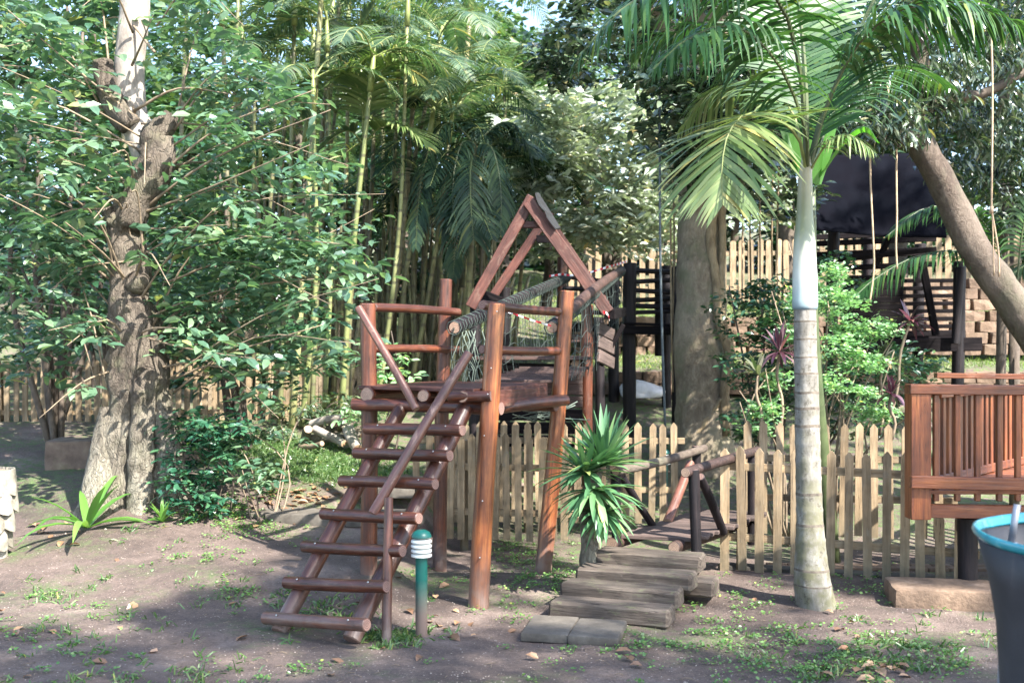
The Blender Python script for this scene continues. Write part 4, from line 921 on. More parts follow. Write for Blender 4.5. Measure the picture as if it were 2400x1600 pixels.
mb = MB(); limb(mb, [(300, 290, 26), (262, 240, 26), (242, 190, 24), (236, 160, 23), (233, 140, 21)], 9.0, 16, 20, warp(9, .3)); o = mb.build('branch_stub', [M['bark1'], M['soil_stump']], gt, loc=P(262, 240, 9.0))
mb = MB(); limb(mb, [(290, 520, 22), (258, 505, 17), (244, 480, 13)], 8.9, 10, 16, warp(9, .35)); mb.build('branch_stub', M['bark1'], gt)
mb = MB(); limb(mb, [(318, 650, 30, 8.9), (324, 650, 20, 8.84), (327, 652, 12, 8.82)], 8.86, 8, 14, warp(9, .2)); mb.build('knot', M['bark1'], gt)
mb = MB(); limb(mb, [(262, 940, 30, 8.95), (236, 1060, 34, 8.85), (222, 1150, 38, 8.75), (215, 1205, 44, 8.7)], 8.9, 14, 20, warp(8, .25)); mb.build('buttress', M['bark1'], gt)
mb = MB(); limb(mb, [(380, 950, 26, 8.95), (398, 1080, 30, 8.85), (412, 1190, 38, 8.8)], 8.9, 12, 20, warp(8, .25)); mb.build('buttress', M['bark1'], gt)
# shoots: thin curved branches from the trunk, each one a branch part, the leaves follow
def trunkpt(z):
    pts_ = [(1225, 318), (1000, 318), (850, 318), (700, 300), (590, 298), (520, 290), (450, 322), (350, 358), (240, 300), (60, 306), (-200, 314)]
    py = 800 - (z - CAM_Z) / 9 * F; px = np.interp(-py, [-a for a, b in pts_], [b for a, b in pts_]); return Vector(((px - 1176) / F * 9, 9.0, z))
lv_c = []; k_ = 0
def shoot(start, end, sag, r, name='branch', mat=None, parent=gt, nl=9):
    mid = start.lerp(end, .45) + Vector((0, 0, sag)); c = spline([start, mid, end], 9); mb = MB(); mb.tube(c, [r * (1 - .75 * i / 8) for i in range(9)], 6); mb.build(name, mat or M['twig'], parent, loc=start)
    for i in range(nl): u = .35 + .65 * (i + random.random()) / nl; q = c[0].lerp(c[-1], u) if False else c[min(8, int(u * 8))]; lv_c.append(q + Vector((random.gauss(0, .10), random.gauss(0, .10), random.gauss(0, .08))))
explicit = [((262, 628), (215, 470)), ((262, 620), (232, 540)), ((330, 600), (300, 440)), ((300, 560), (282, 470)), ((340, 770), (560, 545)), ((345, 760), (560, 680)), ((335, 780), (480, 560)), ((262, 1030), (30, 450)), ((255, 930), (120, 570)), ((250, 640), (60, 620)), ((395, 840), (590, 620)), ((405, 270), (500, 0)), ((395, 280), (640, 200)), ((400, 300), (590, 250)), ((310, 520), (160, 395)), ((240, 260), (0, 110)), ((250, 150), (215, 0)), ((400, 900), (830, 790)), ((390, 870), (870, 640)), ((400, 820), (860, 480)), ((380, 400), (800, 380)), ((390, 340), (760, 240)), ((300, 430), (20, 300)), ((290, 600), (20, 760)), ((280, 750), (40, 880)), ((400, 870), (640, 960)), ((340, 430), (450, 540)), ((355, 120), (200, 60)), ((360, 60), (560, 60)), ((240, 480), (60, 520)), ((390, 480), (700, 500)), ((390, 560), (780, 560)), ((380, 650), (760, 700)), ((260, 850), (90, 960))]
for a, b in explicit:
    s_ = P(a[0], a[1], 8.95 + random.uniform(-.1, .15)); e_ = P(b[0], b[1], 8.95 + random.uniform(-.9, .7)); shoot(s_, e_, random.uniform(.05, .35), random.uniform(.007, .013))
for i in range(46):
    z = random.uniform(1.3, 4.2); s_ = trunkpt(z); a = random.uniform(0, 2 * PI); rr = random.uniform(.9, 2.1)
    e_ = s_ + Vector((math.cos(a) * rr * 1.05, math.sin(a) * rr * .75, random.uniform(-.2, .8)))
    shoot(s_, e_, random.uniform(-.05, .3), random.uniform(.007, .014))
# crown: sprays of leaves gathered round the shoots and through the crown's volume
cen = np.array([tuple(v) for v in lv_c])
vol = []
for (px, py, D, rx, rz_, n) in ((60, 130, 9.4, .85, .7, 170), (80, 420, 9.0, .9, .75, 230), (120, 650, 9.2, .85, .6, 170), (170, 300, 8.7, .7, .55, 120), (470, 110, 9.3, .75, .5, 110), (600, 310, 9.1, .9, .45, 120), (560, 500, 9.3, .9, .5, 190), (640, 640, 9.2, .85, .5, 220), (470, 700, 9.4, .65, .6, 170), (60, 800, 9.7, .6, .4, 90), (700, 480, 9.0, .5, .5, 100), (730, 800, 9.2, .5, .22, 70), (560, 830, 9.3, .5, .3, 80), (300, -150, 9.2, 1.6, .7, 150), (170, 120, 9.3, .5, .5, 70)):
    vol.append(blob_pts(P(px, py, D), (rx, .75, rz_), int(n * .55), .35))
cen = np.concatenate([cen] + vol)
def trunkclear(c, half=.27):
    tx = np.array([trunkpt(z).x for z in c[:, 2]]); vx = c[:, 0] / c[:, 1] * 9
    return ~((np.abs(vx - tx) < half) & (c[:, 1] < 9.15) & (c[:, 2] > .3))
kp = trunkclear(cen) | (rng.uniform(0, 1, len(cen)) < .10); cen = cen[kp]
# gaps: thin the sprays with a slow noise so that light and dark clumps form
g = np.array([noise.noise(Vector(c) * 1.9) for c in cen]); cen = cen[(g > -.05) | (rng.uniform(0, 1, len(cen)) < .12)]
pos, d, nr, LL, ax = sprays(cen, 7, .36, .135)
# the sprays nearest the viewer: single leaves as parts
order = np.argsort(pos[:, 1] + rng.normal(0, .15, len(pos))); first = order[:290]; rest = order[290:]
V0, T0 = tm('ovate'); lm = [tri_mesh('leaf', V0 * np.array([1, s_, 1]) * .1, T0, M['lf_left']) for s_ in (1, .9, 1.12)]
for i in first:
    o = bpy.data.objects.new('leaf', lm[i % 3]); dd_, uu = Vector(d[i]).normalized(), Vector(nr[i]); o.rotation_euler = frame(dd_, uu).to_euler(); o.scale = (LL[i] / .1,) * 3; link(o, gt, pos[i])
leaf_obj('leaves', pos[rest], d[rest], nr[rest], LL[rest], 'ovate', M['lf_left'], gt)

def bush(name, label, cat, loc, blobs, L, mat, kind='ovate', nper=8, spread=.3, stems=6, stemmat=None, droop=.25, singles=0, group=None, bark=None, thin=-.25, stemr=.02, partname='leaves', fr=1.7):
    root = thing(name, label, cat, loc, group); cs = []
    for (c, r, n) in blobs: cs.append(blob_pts(c, r if hasattr(r, '__len__') else (r, r, r), n, .4))
    cen = np.concatenate(cs); g = np.array([noise.noise(Vector(c) * fr + Vector((9, 0, 0))) for c in cen]); cen = cen[(g > thin) | (rng.uniform(0, 1, len(cen)) < .2)]
    pos, d, nr, LL, ax = sprays(cen, nper, spread, L, droop)
    if singles:
        order = np.argsort(pos[:, 1] + rng.normal(0, .1, len(pos))); V0, T0 = tm(kind); me = tri_mesh('leaf', V0, T0, mat)
        for i in order[:singles]:
            o = bpy.data.objects.new('leaf', me); o.rotation_euler = frame(Vector(d[i]).normalized(), Vector(nr[i])).to_euler(); o.scale = (LL[i],) * 3; link(o, root, pos[i])
        pos, d, nr, LL = (q[order[singles:]] for q in (pos, d, nr, LL))
    leaf_obj(partname, pos, d, nr, LL, kind, mat, root)
    base = Vector(loc)
    for i in range(stems):
        c = Vector(blobs[i % len(blobs)][0]); p = [base + Vector((random.gauss(0, .06), random.gauss(0, .06), -.1)), base.lerp(c, .5) + Vector((random.gauss(0, .12), random.gauss(0, .1), .1)), c + Vector((random.gauss(0, .15), random.gauss(0, .1), random.gauss(0, .15)))]
        mb = MB(); mb.tube(spline(p, 9), [stemr * (1.2 - .09 * k) for k in range(9)], 7); mb.build('stem', stemmat or M['barkdark'], root, loc=p[0])
    return root
def B(px, py, D, rx, rz_, n, ry=None): return (P(px, py, D), (rx, ry or rx, rz_), n)
bush('hydrangea_shrub', 'dense deep-green shrub of rounded leaves hugging the gnarled trunk', 'shrub', (-2.35, 8.75, .12), [B(470, 1050, 8.8, .30, .30, 70), B(455, 1140, 8.7, .22, .2, 40), B(510, 990, 8.9, .28, .22, 50), B(420, 1000, 8.85, .2, .25, 30), B(400, 1110, 8.65, .12, .2, 12)], .082, M['lf_hyd'], 'ovate', 7, .18, 8, singles=200, thin=-.5, stemr=.008)
bush('leafy_sapling', 'bright leafy sapling sprouting right of the dense shrub', 'shrub', (-2.0, 8.8, .13), [B(590, 1090, 8.7, .18, .12, 14), B(560, 990, 9.0, .3, .15, 16), B(640, 900, 9.2, .25, .15, 14), B(700, 1010, 9.1, .05, .08, 3)], .095, M['lf_left'], 'ovate', 7, .22, 6, stemr=.007, stemmat=M['twig'])
bush('background_shrub', 'dark tangled shrub filling the space behind the gnarled tree on the left', 'shrub', (-4.6, 11.0, .5), [B(60, 250, 11, 1.2, 1.0, 150), B(130, 560, 11.2, 1.1, .6, 140), B(300, 400, 11.5, 1.0, 1.0, 130), B(200, 60, 11.5, 1.2, .9, 90)], .12, M['lf_dark'], 'ovate', 8, .4, 9, stemr=.03)
bush('background_shrub', 'dark leafy shrub behind the gnarled tree on its right side', 'shrub', (-2.7, 11.0, .55), [B(500, 640, 11, .8, .6, 130), B(620, 730, 10.8, .6, .3, 60), B(450, 800, 10.8, .5, .45, 80), B(480, 380, 11.5, .5, .5, 30), B(420, 560, 11, .5, .7, 70)], .11, M['lf_dark'], 'ovate', 8, .38, 9, stemr=.028)
bush('bright_shrub', 'small bright shrub behind the left tower post', 'shrub', (-1.3, 10.8, .5), [B(880, 830, 10.8, .22, .25, 26), B(900, 880, 10.8, .3, .16, 26), B(850, 960, 10.9, .3, .15, 22)], .085, M['lf_lime'], 'ovate', 7, .2, 5, stemr=.01)
bush('fern_clump', 'low ferny clump on the slope above the log pile', 'fern', (-1.9, 12.0, .75), [B(760, 935, 11.9, .5, .16, 60), B(690, 950, 12.1, .35, .12, 30), B(640, 985, 11.6, .3, .1, 24)], .11, M['fr_areca'], 'long', 9, .28, 4, stemr=.008)
bush('background_shrub', 'dark low thicket beyond the worn picket fence at the far left', 'shrub', (-5.4, 14.2, 1.0), [B(0, 720, 14.2, 1.2, .6, 130), B(150, 700, 14.4, 1.0, .6, 120), B(290, 690, 14.5, 1.0, .6, 120), B(430, 680, 14.6, .9, .6, 110), B(560, 640, 14.8, .9, .6, 110), B(680, 620, 15.0, .8, .6, 80), B(-60, 560, 14, 1, .7, 80)], .13, M['lf_dark'], 'ovate', 8, .42, 9, stemr=.03, thin=-.4)
bush('background_shrub', 'dark shrub deep in shade behind the cane thickets at centre', 'shrub', (-.9, 15.8, 1.4), [B(860, 640, 15.6, .9, .6, 110), B(980, 640, 15.8, .8, .5, 100), B(1080, 580, 16, .8, .6, 100), B(920, 470, 16, 1.2, .8, 140), B(1060, 420, 16.4, 1.1, .8, 120), B(800, 480, 16, .9, .8, 110)], .13, M['lf_dark'], 'ovate', 8, .42, 7, stemr=.03, thin=-.4)
# strap-leaved lily
def rosette(root, c, n, L, wd, mat, el=(10, 80), droop=.9, name='leaf', seg=5, cup=.12, az=(0, 2 * PI), taper=(0.45, .85, 1, .9, .6, .04)):
    c = Vector(c)
    for i in range(n):
        a = az[0] + (az[1] - az[0]) * ((i * .618) % 1) + random.uniform(-.15, .15); e = math.radians(random.uniform(*el)); l = L * random.uniform(.75, 1.12)
        d = Vector((math.cos(a) * math.cos(e), math.sin(a) * math.cos(e), math.sin(e))); s_ = Vector((-math.sin(a), math.cos(a), 0)); p = c.copy(); V = []; T = []
        for k in range(seg + 1):
            wv = wd * taper[min(5, int(round(k * 5 / seg)))] / 2; n_ = s_.cross(d).normalized() * -1
            V += [p - s_ * wv + n_ * wv * cup * 3, p - n_ * 0, p + s_ * wv + n_ * wv * cup * 3]
            d = (d + Vector((0, 0, -droop * l / L * (.12 + .25 * k / seg) * random.uniform(.8, 1.2) * (1.3 - abs(math.sin(e)))))).normalized(); p = p + d * (l / seg)
        for k in range(seg): b = 3 * k; T += [(b, b + 1, b + 4, b + 3), (b + 1, b + 2, b + 5, b + 4)]
        me = fast_mesh(name, np.array([tuple(v - c) for v in V]), T, mat, None, True); link(bpy.data.objects.new(name, me), root, c)
c = P(200, 1225, 8.35); ly = thing('strap_lily', 'bright strap-leaved lily growing in front of the gnarled trunk', 'plant', (c.x, c.y, .06)); rosette(ly, (c.x, c.y, gz(c.x, c.y) + .02), 12, .60, .062, M['lf_strap'], (22, 66), 1.25)
c = P(372, 1180, 8.5); s2 = thing('small_fern', 'tiny pale fern tuft at the foot of the gnarled trunk', 'fern', (c.x, c.y, .1)); rosette(s2, (c.x, c.y, gz(c.x, c.y) + .01), 16, .18, .03, M['lf_strap'], (15, 80), 1.2)
# yucca
yc = thing('yucca', 'tall yucca with sword-shaped leaves beside the footbridge steps', 'yucca', (.62, 7.3, 0))
hb = P(1352, 1300, 7.3); top = P(1372, 1075, 7.25)
mb = MB(); mb.tube(spline([hb - up * .1, P(1356, 1240, 7.3), P(1345, 1170, 7.28), top], 12), rspl([.075, .058, .05, .045], 12), 12, fl=warp(14, .3)); mb.build('trunk', M['bark1'], yc, loc=hb)
rosette(yc, P(1385, 1068, 7.2), 74, .37, .042, M['lf_yucca'], (5, 82), .28); rosette(yc, P(1345, 1085, 7.18), 56, .37, .044, M['lf_yucca'], (-25, 45), .35); rosette(yc, P(1362, 1125, 7.12), 50, .36, .040, M['lf_yucca'], (-50, 25), .45); rosette(yc, P(1388, 1175, 7.1), 46, .27, .036, M['lf_yucca'], (-60, 30), .5)
mb = MB(); mb.tube([P(1360, 1235, 7.28), P(1382, 1190, 7.2)], .03, 8); mb.build('offshoot', M['bark1'], yc)
# cordylines
def cordyline(px, py, pyb, D, label, n=16, L=.28, mat='lf_cord', bx=0):
    c = P(px, py, D); b = P(px + bx, pyb, D); r_ = thing('cordyline', label, 'plant', b); mb = MB(); mb.tube(spline([b, b.lerp(c, .4) + Vector((.03, 0, 0)), b.lerp(c, .7) - Vector((.02, 0, 0)), c], 8), .013, 7); mb.build('stem', M['twig'], r_, loc=b)
    rosette(r_, c, int(n * 1.4), L * .85, .038, M[mat], (-30, 85), .7, taper=(.25, .7, 1, .95, .6, .03))
cordyline(2090, 738, 1000, 9.6, 'burgundy-leaved cordyline on a tall bare stem before the black playhouse', 16, .27, bx=-60)
cordyline(2030, 830, 1000, 9.9, 'dark cordyline with hanging pale leaves left of the tall-stemmed one', 16, .24, 'lf_cordg', bx=-10)
cordyline(2048, 905, 1010, 9.1, 'small purple cordyline just above the back picket fence near the deck', 18, .2)
cordyline(1790, 808, 1010, 9.3, 'burgundy cordyline left of the ringed palm trunk', 20, .3)
cordyline(1742, 862, 1010, 9.2, 'cordyline with one white-edged leaf beside the thick vine-wrapped trunk', 14, .26, 'lf_cordg')
cordyline(1830, 850, 1010, 10.1, 'dark cordyline hidden behind the ringed palm trunk', 14, .24)
# lime shrub of fine leaves
bush('lime_shrub', 'airy lime-green shrub of fine leaves right of the ringed palm', 'shrub', (2.85, 9.9, .0), [B(1905, 640, 9.9, .17, .16, 50), B(1925, 700, 9.7, .24, .14, 70), B(1960, 760, 9.8, .2, .10, 60), B(2010, 755, 9.7, .22, .10, 56), B(1925, 800, 9.6, .2, .14, 50), B(1985, 835, 9.6, .2, .10, 56), B(1915, 880, 9.5, .12, .12, 24), B(1975, 915, 9.4, .18, .12, 60), B(2020, 955, 9.4, .16, .09, 40)], .034, M['lf_lime'], 'round', 14, .20, 12, stemr=.011, stemmat=M['twig'], thin=-.22, fr=4, droop=.1)
bush('lime_shrub', 'small lime-green shrub of fine leaves between the thick trunk and the ringed palm', 'shrub', (2.35, 9.6, .0), [B(1815, 765, 9.9, .16, .10, 36), B(1785, 882, 9.4, .13, .12, 34), B(1758, 940, 9.3, .14, .09, 34), B(1728, 985, 9.3, .12, .05, 20), B(1835, 690, 10, .14, .12, 24)], .036, M['lf_lime'], 'round', 14, .20, 8, stemr=.010, stemmat=M['twig'], thin=-.2, fr=4, droop=.1)
bush('understorey_shrub', 'dark ferny shrub behind the thick trunk and cordylines', 'shrub', (2.6, 10.6, .1), [B(1720, 720, 10.8, .4, .3, 90), B(1800, 690, 10.9, .45, .25, 90), B(1760, 830, 10.6, .45, .4, 130), B(1850, 850, 10.6, .5, .45, 130), B(1960, 930, 10.4, .5, .35, 130), B(2060, 880, 10.4, .42, .42, 130), B(1930, 650, 11.0, .3, .35, 70), B(1720, 960, 10.4, .3, .2, 50)], .075, M['lf_dark'], 'ovate', 9, .24, 9, stemr=.015, thin=-.3)

# ------------------------------------------------------------ thick trunk in the middle-right, with vines
bt = thing('thick_trunk_tree', 'thick tan-grey trunk wrapped in a woody vine beyond the footbridge', 'tree', (2.15, 12.2, .2))
mb = MB(); limb(mb, [(1615, 1110, 92), (1614, 1030, 74), (1612, 920, 62), (1610, 760, 58), (1610, 600, 56), (1612, 460, 55), (1616, 300, 54), (1620, 100, 52), (1626, -200, 48)], 12.2, 50, 36, warp(3.2, .10, .12)); mb.build('trunk', M['barkbig'], bt, loc=P(1615, 1040, 12.2))
mb = MB(); limb(mb, [(1616, 250, 34), (1560, 120, 26), (1480, 0, 22), (1380, -120, 18)], 12.2, 20, 14, warp(4, .15)); mb.build('limb', M['barkbig'], bt)
mb = MB(); limb(mb, [(1616, 330, 34), (1690, 180, 26), (1760, 40, 24), (1850, -120, 18)], 12.2, 20, 14, warp(4, .15)); mb.build('limb', M['barkbig'], bt)
for L_, r in (([(1640, 470), (1632, 560), (1645, 640), (1650, 720), (1660, 770), (1675, 810), (1665, 900), (1668, 1000)], 11), ([(1655, 470), (1660, 560), (1655, 650), (1662, 740), (1678, 800), (1680, 880)], 8), ([(1625, 440), (1640, 600), (1655, 690)], 6), ([(1600, 1000), (1640, 940), (1670, 900)], 6)):
    mb = MB(); mb.tube(spline([P(a, b, 11.93) for a, b in L_], 30), r / F * 12, 10, fl=warp(14, .35)); mb.build('climbing_vine', M['vine'], bt)
def crown(root, blobs, L, mat, kind='ovate', nper=9, spread=.42, droop=.3, thin=-.18, fr=1.3, name='leaves'):
    cs = [blob_pts(c, r, n, .4) for c, r, n in blobs]; cen = np.concatenate(cs)
    g = np.array([noise.noise(Vector(c) * fr) for c in cen]); cen = cen[(g > thin) | (rng.uniform(0, 1, len(cen)) < .15)]
    pos, d, nr, LL, ax = sprays(cen, nper, spread, L, droop); leaf_obj(name, pos, d, nr, LL, kind, mat, root)
crown(bt, [B(1450, 90, 12.6, 1.1, .6, 200), B(1610, 80, 11.6, .9, .7, 190), B(1600, 270, 11.5, .65, .55, 150), B(1640, 400, 11.6, .4, .25, 50), B(1710, 130, 12.2, .9, .8, 170), B(1330, 130, 12.9, .6, .4, 60), B(1720, 330, 12.2, .6, .55, 110), B(1780, 430, 12.4, .5, .4, 70), B(1450, -60, 12.6, 1.2, .4, 60)], .15, M['lf_mango'], 'ovate')
# pale-leaved tree between A-frame and trunk
pt_ = thing('pale_leaved_tree', 'tree with pale grey-green leaves above the A-frame and round-topped fence', 'tree', (1.6, 17.6, 2.0))
crown(pt_, [B(1270, 330, 15.2, .9, .8, 260), B(1390, 300, 14.8, 1.0, .7, 300), B(1480, 400, 14.9, .9, .7, 270), B(1330, 450, 14.8, .9, .6, 260), B(1430, 510, 14.8, .8, .4, 170), B(1290, 540, 15.6, .6, .45, 90), B(1230, 420, 16.2, .6, .6, 90), B(1510, 560, 16, .6, .25, 60), B(1700, 460, 16, .8, .5, 90)], .155, M['lf_pale'], 'ovate', 9, .45)
for L_ in ([(1400, 720), (1395, 600), (1385, 480), (1370, 330)], [(1400, 720), (1420, 560), (1450, 400)], [(1345, 720), (1340, 600), (1320, 480)], [(1250, 720), (1262, 620), (1258, 520), (1280, 400)]):
    mb = MB(); p = [P(a, b, 16.6) for a, b in L_]; mb.tube(spline(p, 16), [.10 * (1 - .045 * k) for k in range(16)], 9, fl=warp(5, .2)); mb.build('trunk', M['barkdark'] if len(L_) == 3 else M['bark1'], pt_, loc=p[0])
# ------------------------------------------------------------ leaning tree at right
lt = thing('leaning_tree', 'leaning brown trunk with drooping leafy crown at upper right', 'tree', (5.4, 10.6, .1))
mb = MB(); limb(mb, [(2520, 960, 46), (2440, 860, 44), (2370, 760, 41), (2300, 660, 37), (2225, 550, 35), (2170, 430, 33), (2120, 340, 31), (2098, 280, 26), (2112, 220, 20), (2115, 140, 18), (2100, 0, 24), (2090, -200, 20)], 10.4, 60, 24, warp(4, .14)); mb.build('trunk', M['barklean'], lt, loc=P(2440, 860, 10.4))
mb = MB(); limb(mb, [(2100, 320, 26), (2050, 318, 20), (1990, 300, 16), (1900, 240, 12)], 10.35, 14, 14, warp(6, .2)); mb.build('limb', M['barklean'], lt)
mb = MB(); limb(mb, [(2125, 250, 16), (2180, 225, 13), (2260, 215, 11), (2380, 150, 9)], 10.8, 14, 14, warp(6, .2)); mb.build('limb', M['barkdark'], lt)
crown(lt, [B(1985, 235, 9.9, .42, .3, 110), B(2040, 290, 9.8, .26, .2, 40), B(1930, 290, 9.8, .4, .18, 60), B(1880, 230, 10.0, .4, .3, 70), B(2150, 230, 10.2, .25, .2, 34), B(2180, 180, 10.2, .3, .25, 40), B(1900, 130, 10.4, .5, .4, 90), B(2030, 120, 10.6, .6, .45, 120), B(2180, 110, 11, .8, .5, 100), B(2300, 200, 11.2, .7, .5, 110), B(2230, 330, 11.6, .6, .45, 110), B(2340, 420, 11.8, .5, .5, 90), B(2200, -60, 10.8, 1.4, .6, 150), B(1900, 20, 10.8, .9, .5, 110), B(2400, 60, 11, .8, .6, 100)], .135, M['lf_mango'], 'long', 9, .34, .9, thin=-.25, fr=2)
for i, (L_, D, lb) in enumerate((([(1998, 290), (1999, 400), (2003, 520), (2009, 600), (2004, 640), (1998, 695)], 9.9, 'hanging dry root left of the leaning trunk, the leftmost of the three'), ([(2060, 300), (2058, 400), (2061, 500), (2058, 560), (2062, 618)], 9.9, 'hanging dry root beside the leaning trunk, the middle and shortest one'), ([(2277, 40), (2278, 200), (2279, 400), (2278, 478), (2287, 530), (2292, 580), (2295, 636)], 9.4, 'long pale hanging root near the right edge with a knot and forked end'))):
    mb = MB(); p = [P(a + random.uniform(-1.5, 1.5), b, D) for a, b in L_]; mb.tube(spline(p, 30), .0085, 6)
    if i == 2: mb.tube(spline([P(2278, 480, D), P(2281, 540, D), P(2282, 600, D), P(2284, 634, D)], 8), .006, 5); mb.tube([P(2278, 474, D), P(2277, 490, D)], .016, 6)
    o = mb.build('hanging_root', M['hangvine']); tag(o, lb, 'vine', 'dry roots hanging by the leaning tree')
o = None
mb = MB(); mb.tube(spline([P(1515, 120, 11.6), P(1516, 500, 11.6), P(1519, 700, 11.6), P(1528, 990, 11.6)], 20), .013, 6); tag(mb.build('hanging_rope', plain('blue_grey_rope', (.10, .12, .13), .8, .3, 30)), 'blue-grey rope hanging left of the thick trunk', 'rope')
for i, (px, y0, y1, D) in enumerate(((1545, 380, 760, 12.6), (1706, 350, 720, 12.4), (1722, 380, 690, 12.8), (1745, 360, 790, 12.6), (1775, 380, 800, 13.0), (1790, 350, 740, 12.4), (1540, 500, 900, 12.2))):
    mb = MB(); mb.tube(spline([P(px, y0, D), P(px + random.uniform(-5, 5), (y0 + y1) / 2, D), P(px + random.uniform(-4, 6), y1, D)], 14), .011, 5)
    tag(mb.build('hanging_root', M['hangvine' if i % 2 else 'vine']), ('thin root hanging just left of the thick trunk, the longer of two', 'thin root hanging right of the thick trunk, nearest to it', 'short thin root, second to the right of the thick trunk', 'long thin root in the middle of those right of the thick trunk', 'longest thin root, fifth from the thick trunk', 'thin root nearest the ringed palm', 'low thin root close to the left side of the thick trunk')[i], 'vine', 'thin roots hanging beside the thick trunk')

# ------------------------------------------------------------ ringed king palm in the foreground
kp_ = thing('king_palm', 'ringed grey king palm with white-green crownshaft in front of the fence', 'palm tree', (1.86, 6.85, 0))
DKP = 6.9; path = [(1874, 1392), (1866, 1330), (1860, 1200), (1856, 1050), (1853, 900), (1850, 800), (1849, 708)]
wd_ = [46, 40, 30, 28, 27, 25.5, 25]; pz, rz2 = pxpath([(a, b, r) for (a, b), r in zip(path, wd_)], DKP); pz = [pz[0] - up * .12] + pz; rz2 = [rz2[0] * 1.1] + rz2
c = spline(pz, 160); r = rspl(rz2, 160); zz = [q.z for q in c]; rings = []; z = .12
while z < 1.86: rings.append(z); z += random.uniform(.070, .10) + .018 * z
mb = MB(); seg = 32; V = []; mi = []
for i, q in enumerate(c):
    dz = min(abs(q.z - a) for a in rings); below = [a - q.z for a in rings if a >= q.z - .001]; k = 1 + .028 * math.exp(-(dz / .012) ** 2) + (.02 * max(0, 1 - (below[0] / .08)) if below else 0)
    for s_ in range(seg):
        a = 2 * PI * s_ / seg; rr = r[i] * k * (1 + .02 * noise.noise(Vector((math.cos(a) * 2, math.sin(a) * 2, q.z * 6))) + (.10 * max(0, 1 - q.z / .35) * noise.noise(Vector((math.cos(a) * 2.5, math.sin(a) * 2.5, q.z * 4)))))
        V.append((q.x + rr * math.cos(a), q.y + rr * math.sin(a), q.z + .005 * noise.noise(Vector((a * .9, q.z, 2)))))
Fc = []; 
for i in range(len(c) - 1):
    near = min(abs((zz[i] + zz[i + 1]) / 2 - a) for a in rings) < .0055
    for s_ in range(seg): Fc.append((i * seg + s_, i * seg + (s_ + 1) % seg, (i + 1) * seg + (s_ + 1) % seg, (i + 1) * seg + s_)); mi.append(1 if near else 0)
me = fast_mesh('trunk', np.array(V) - np.array(pz[1]), Fc, [M['kingtrunk'], M['ring']], mi, True); link(bpy.data.objects.new('trunk', me), kp_, pz[1])
mb = MB(); p, r = pxpath([(1849, 712, 25.5), (1849, 706, 28.5), (1849, 690, 29), (1849, 640, 28), (1848, 590, 26), (1848, 560, 25), (1848, 520, 21), (1848, 480, 18), (1849, 440, 17), (1850, 400, 15), (1853, 360, 11)], DKP); mb.tube(spline(p, 40), rspl(r, 40), 32, fl=warp(6, .03)); mb.build('crownshaft', M['shaft'], kp_, loc=p[0])
KM = [M['rachisd'], M['fr_king']]; KL = [M['rachis'], M['fr_lit']]
def kf(L, mats, ll, lw, **k): return frond('frond', [P(a, b, D) for a, b, D in L], ll, lw, mats, kp_, **k)
kf([(1852, 400, 6.9), (1835, 320, 6.75), (1785, 272, 6.55), (1715, 262, 6.35), (1672, 310, 6.2), (1658, 390, 6.15), (1660, 470, 6.15)], KL, .64, .024, n=46, bare=.28, droop=.25, vee=.05, rr=.012, sweep=.3, tip=.6, jit=.14)
kf([(1856, 390, 6.9), (1890, 260, 7.0), (1950, 120, 7.1), (2030, -40, 7.2), (2140, -220, 7.4), (2300, -330, 7.5)], KM, .70, .025, n=84, bare=.10, droop=.22, vee=.25, rr=.02, sweep=.45, tip=.7)
kf([(1852, 400, 6.9), (1842, 200, 6.8), (1800, 20, 6.6), (1700, -70, 6.4), (1560, -50, 6.2), (1430, 20, 6.0), (1330, 130, 5.95)], KM, .62, .026, n=76, bare=.25, droop=.85, vee=.2, rr=.018, sweep=.3, tip=.6, jit=.22)
kf([(1854, 395, 6.9), (1845, 260, 7.1), (1790, 130, 7.4), (1690, 60, 7.7), (1560, 70, 8.0), (1450, 130, 8.2)], KM, .62, .026, n=64, bare=.2, droop=.85, vee=.2, rr=.016, sweep=.3, jit=.22)
kf([(1858, 390, 6.9), (1900, 240, 6.8), (1980, 90, 6.65), (2100, 10, 6.5), (2230, 10, 6.35), (2370, 70, 6.25)], KM, .52, .028, n=62, bare=.3, droop=.85, vee=.2, rr=.016, sweep=.35, jit=.2)
kf([(1858, 395, 6.9), (1900, 330, 6.75), (1950, 310, 6.6), (2010, 350, 6.5)], KL, .26, .016, n=22, bare=.25, droop=.7, vee=.1, rr=.008)
kf([(1852, 390, 6.9), (1850, 200, 7.05), (1835, 20, 7.2), (1800, -200, 7.3), (1700, -380, 7.3)], KM, .7, .025, n=70, bare=.15, droop=.3, vee=.2, rr=.02)
kf([(1854, 395, 6.9), (1850, 300, 6.7), (1790, 150, 6.4), (1690, 60, 6.2), (1580, 90, 6.0), (1500, 160, 5.9)], KM, .5, .022, n=54, bare=.3, droop=.9, vee=.25, rr=.014, sweep=.25, jit=.25)
kf([(1850, 395, 6.9), (1820, 260, 7.0), (1740, 190, 7.25), (1640, 210, 7.5), (1560, 300, 7.6)], KL, .45, .024, n=44, bare=.3, droop=.6, vee=.05, rr=.012)
kf([(1860, 395, 6.9), (1930, 230, 7.2), (2050, 150, 7.6), (2180, 200, 7.9)], KM, .5, .026, n=40, bare=.2, droop=.6, vee=.1, rr=.014)
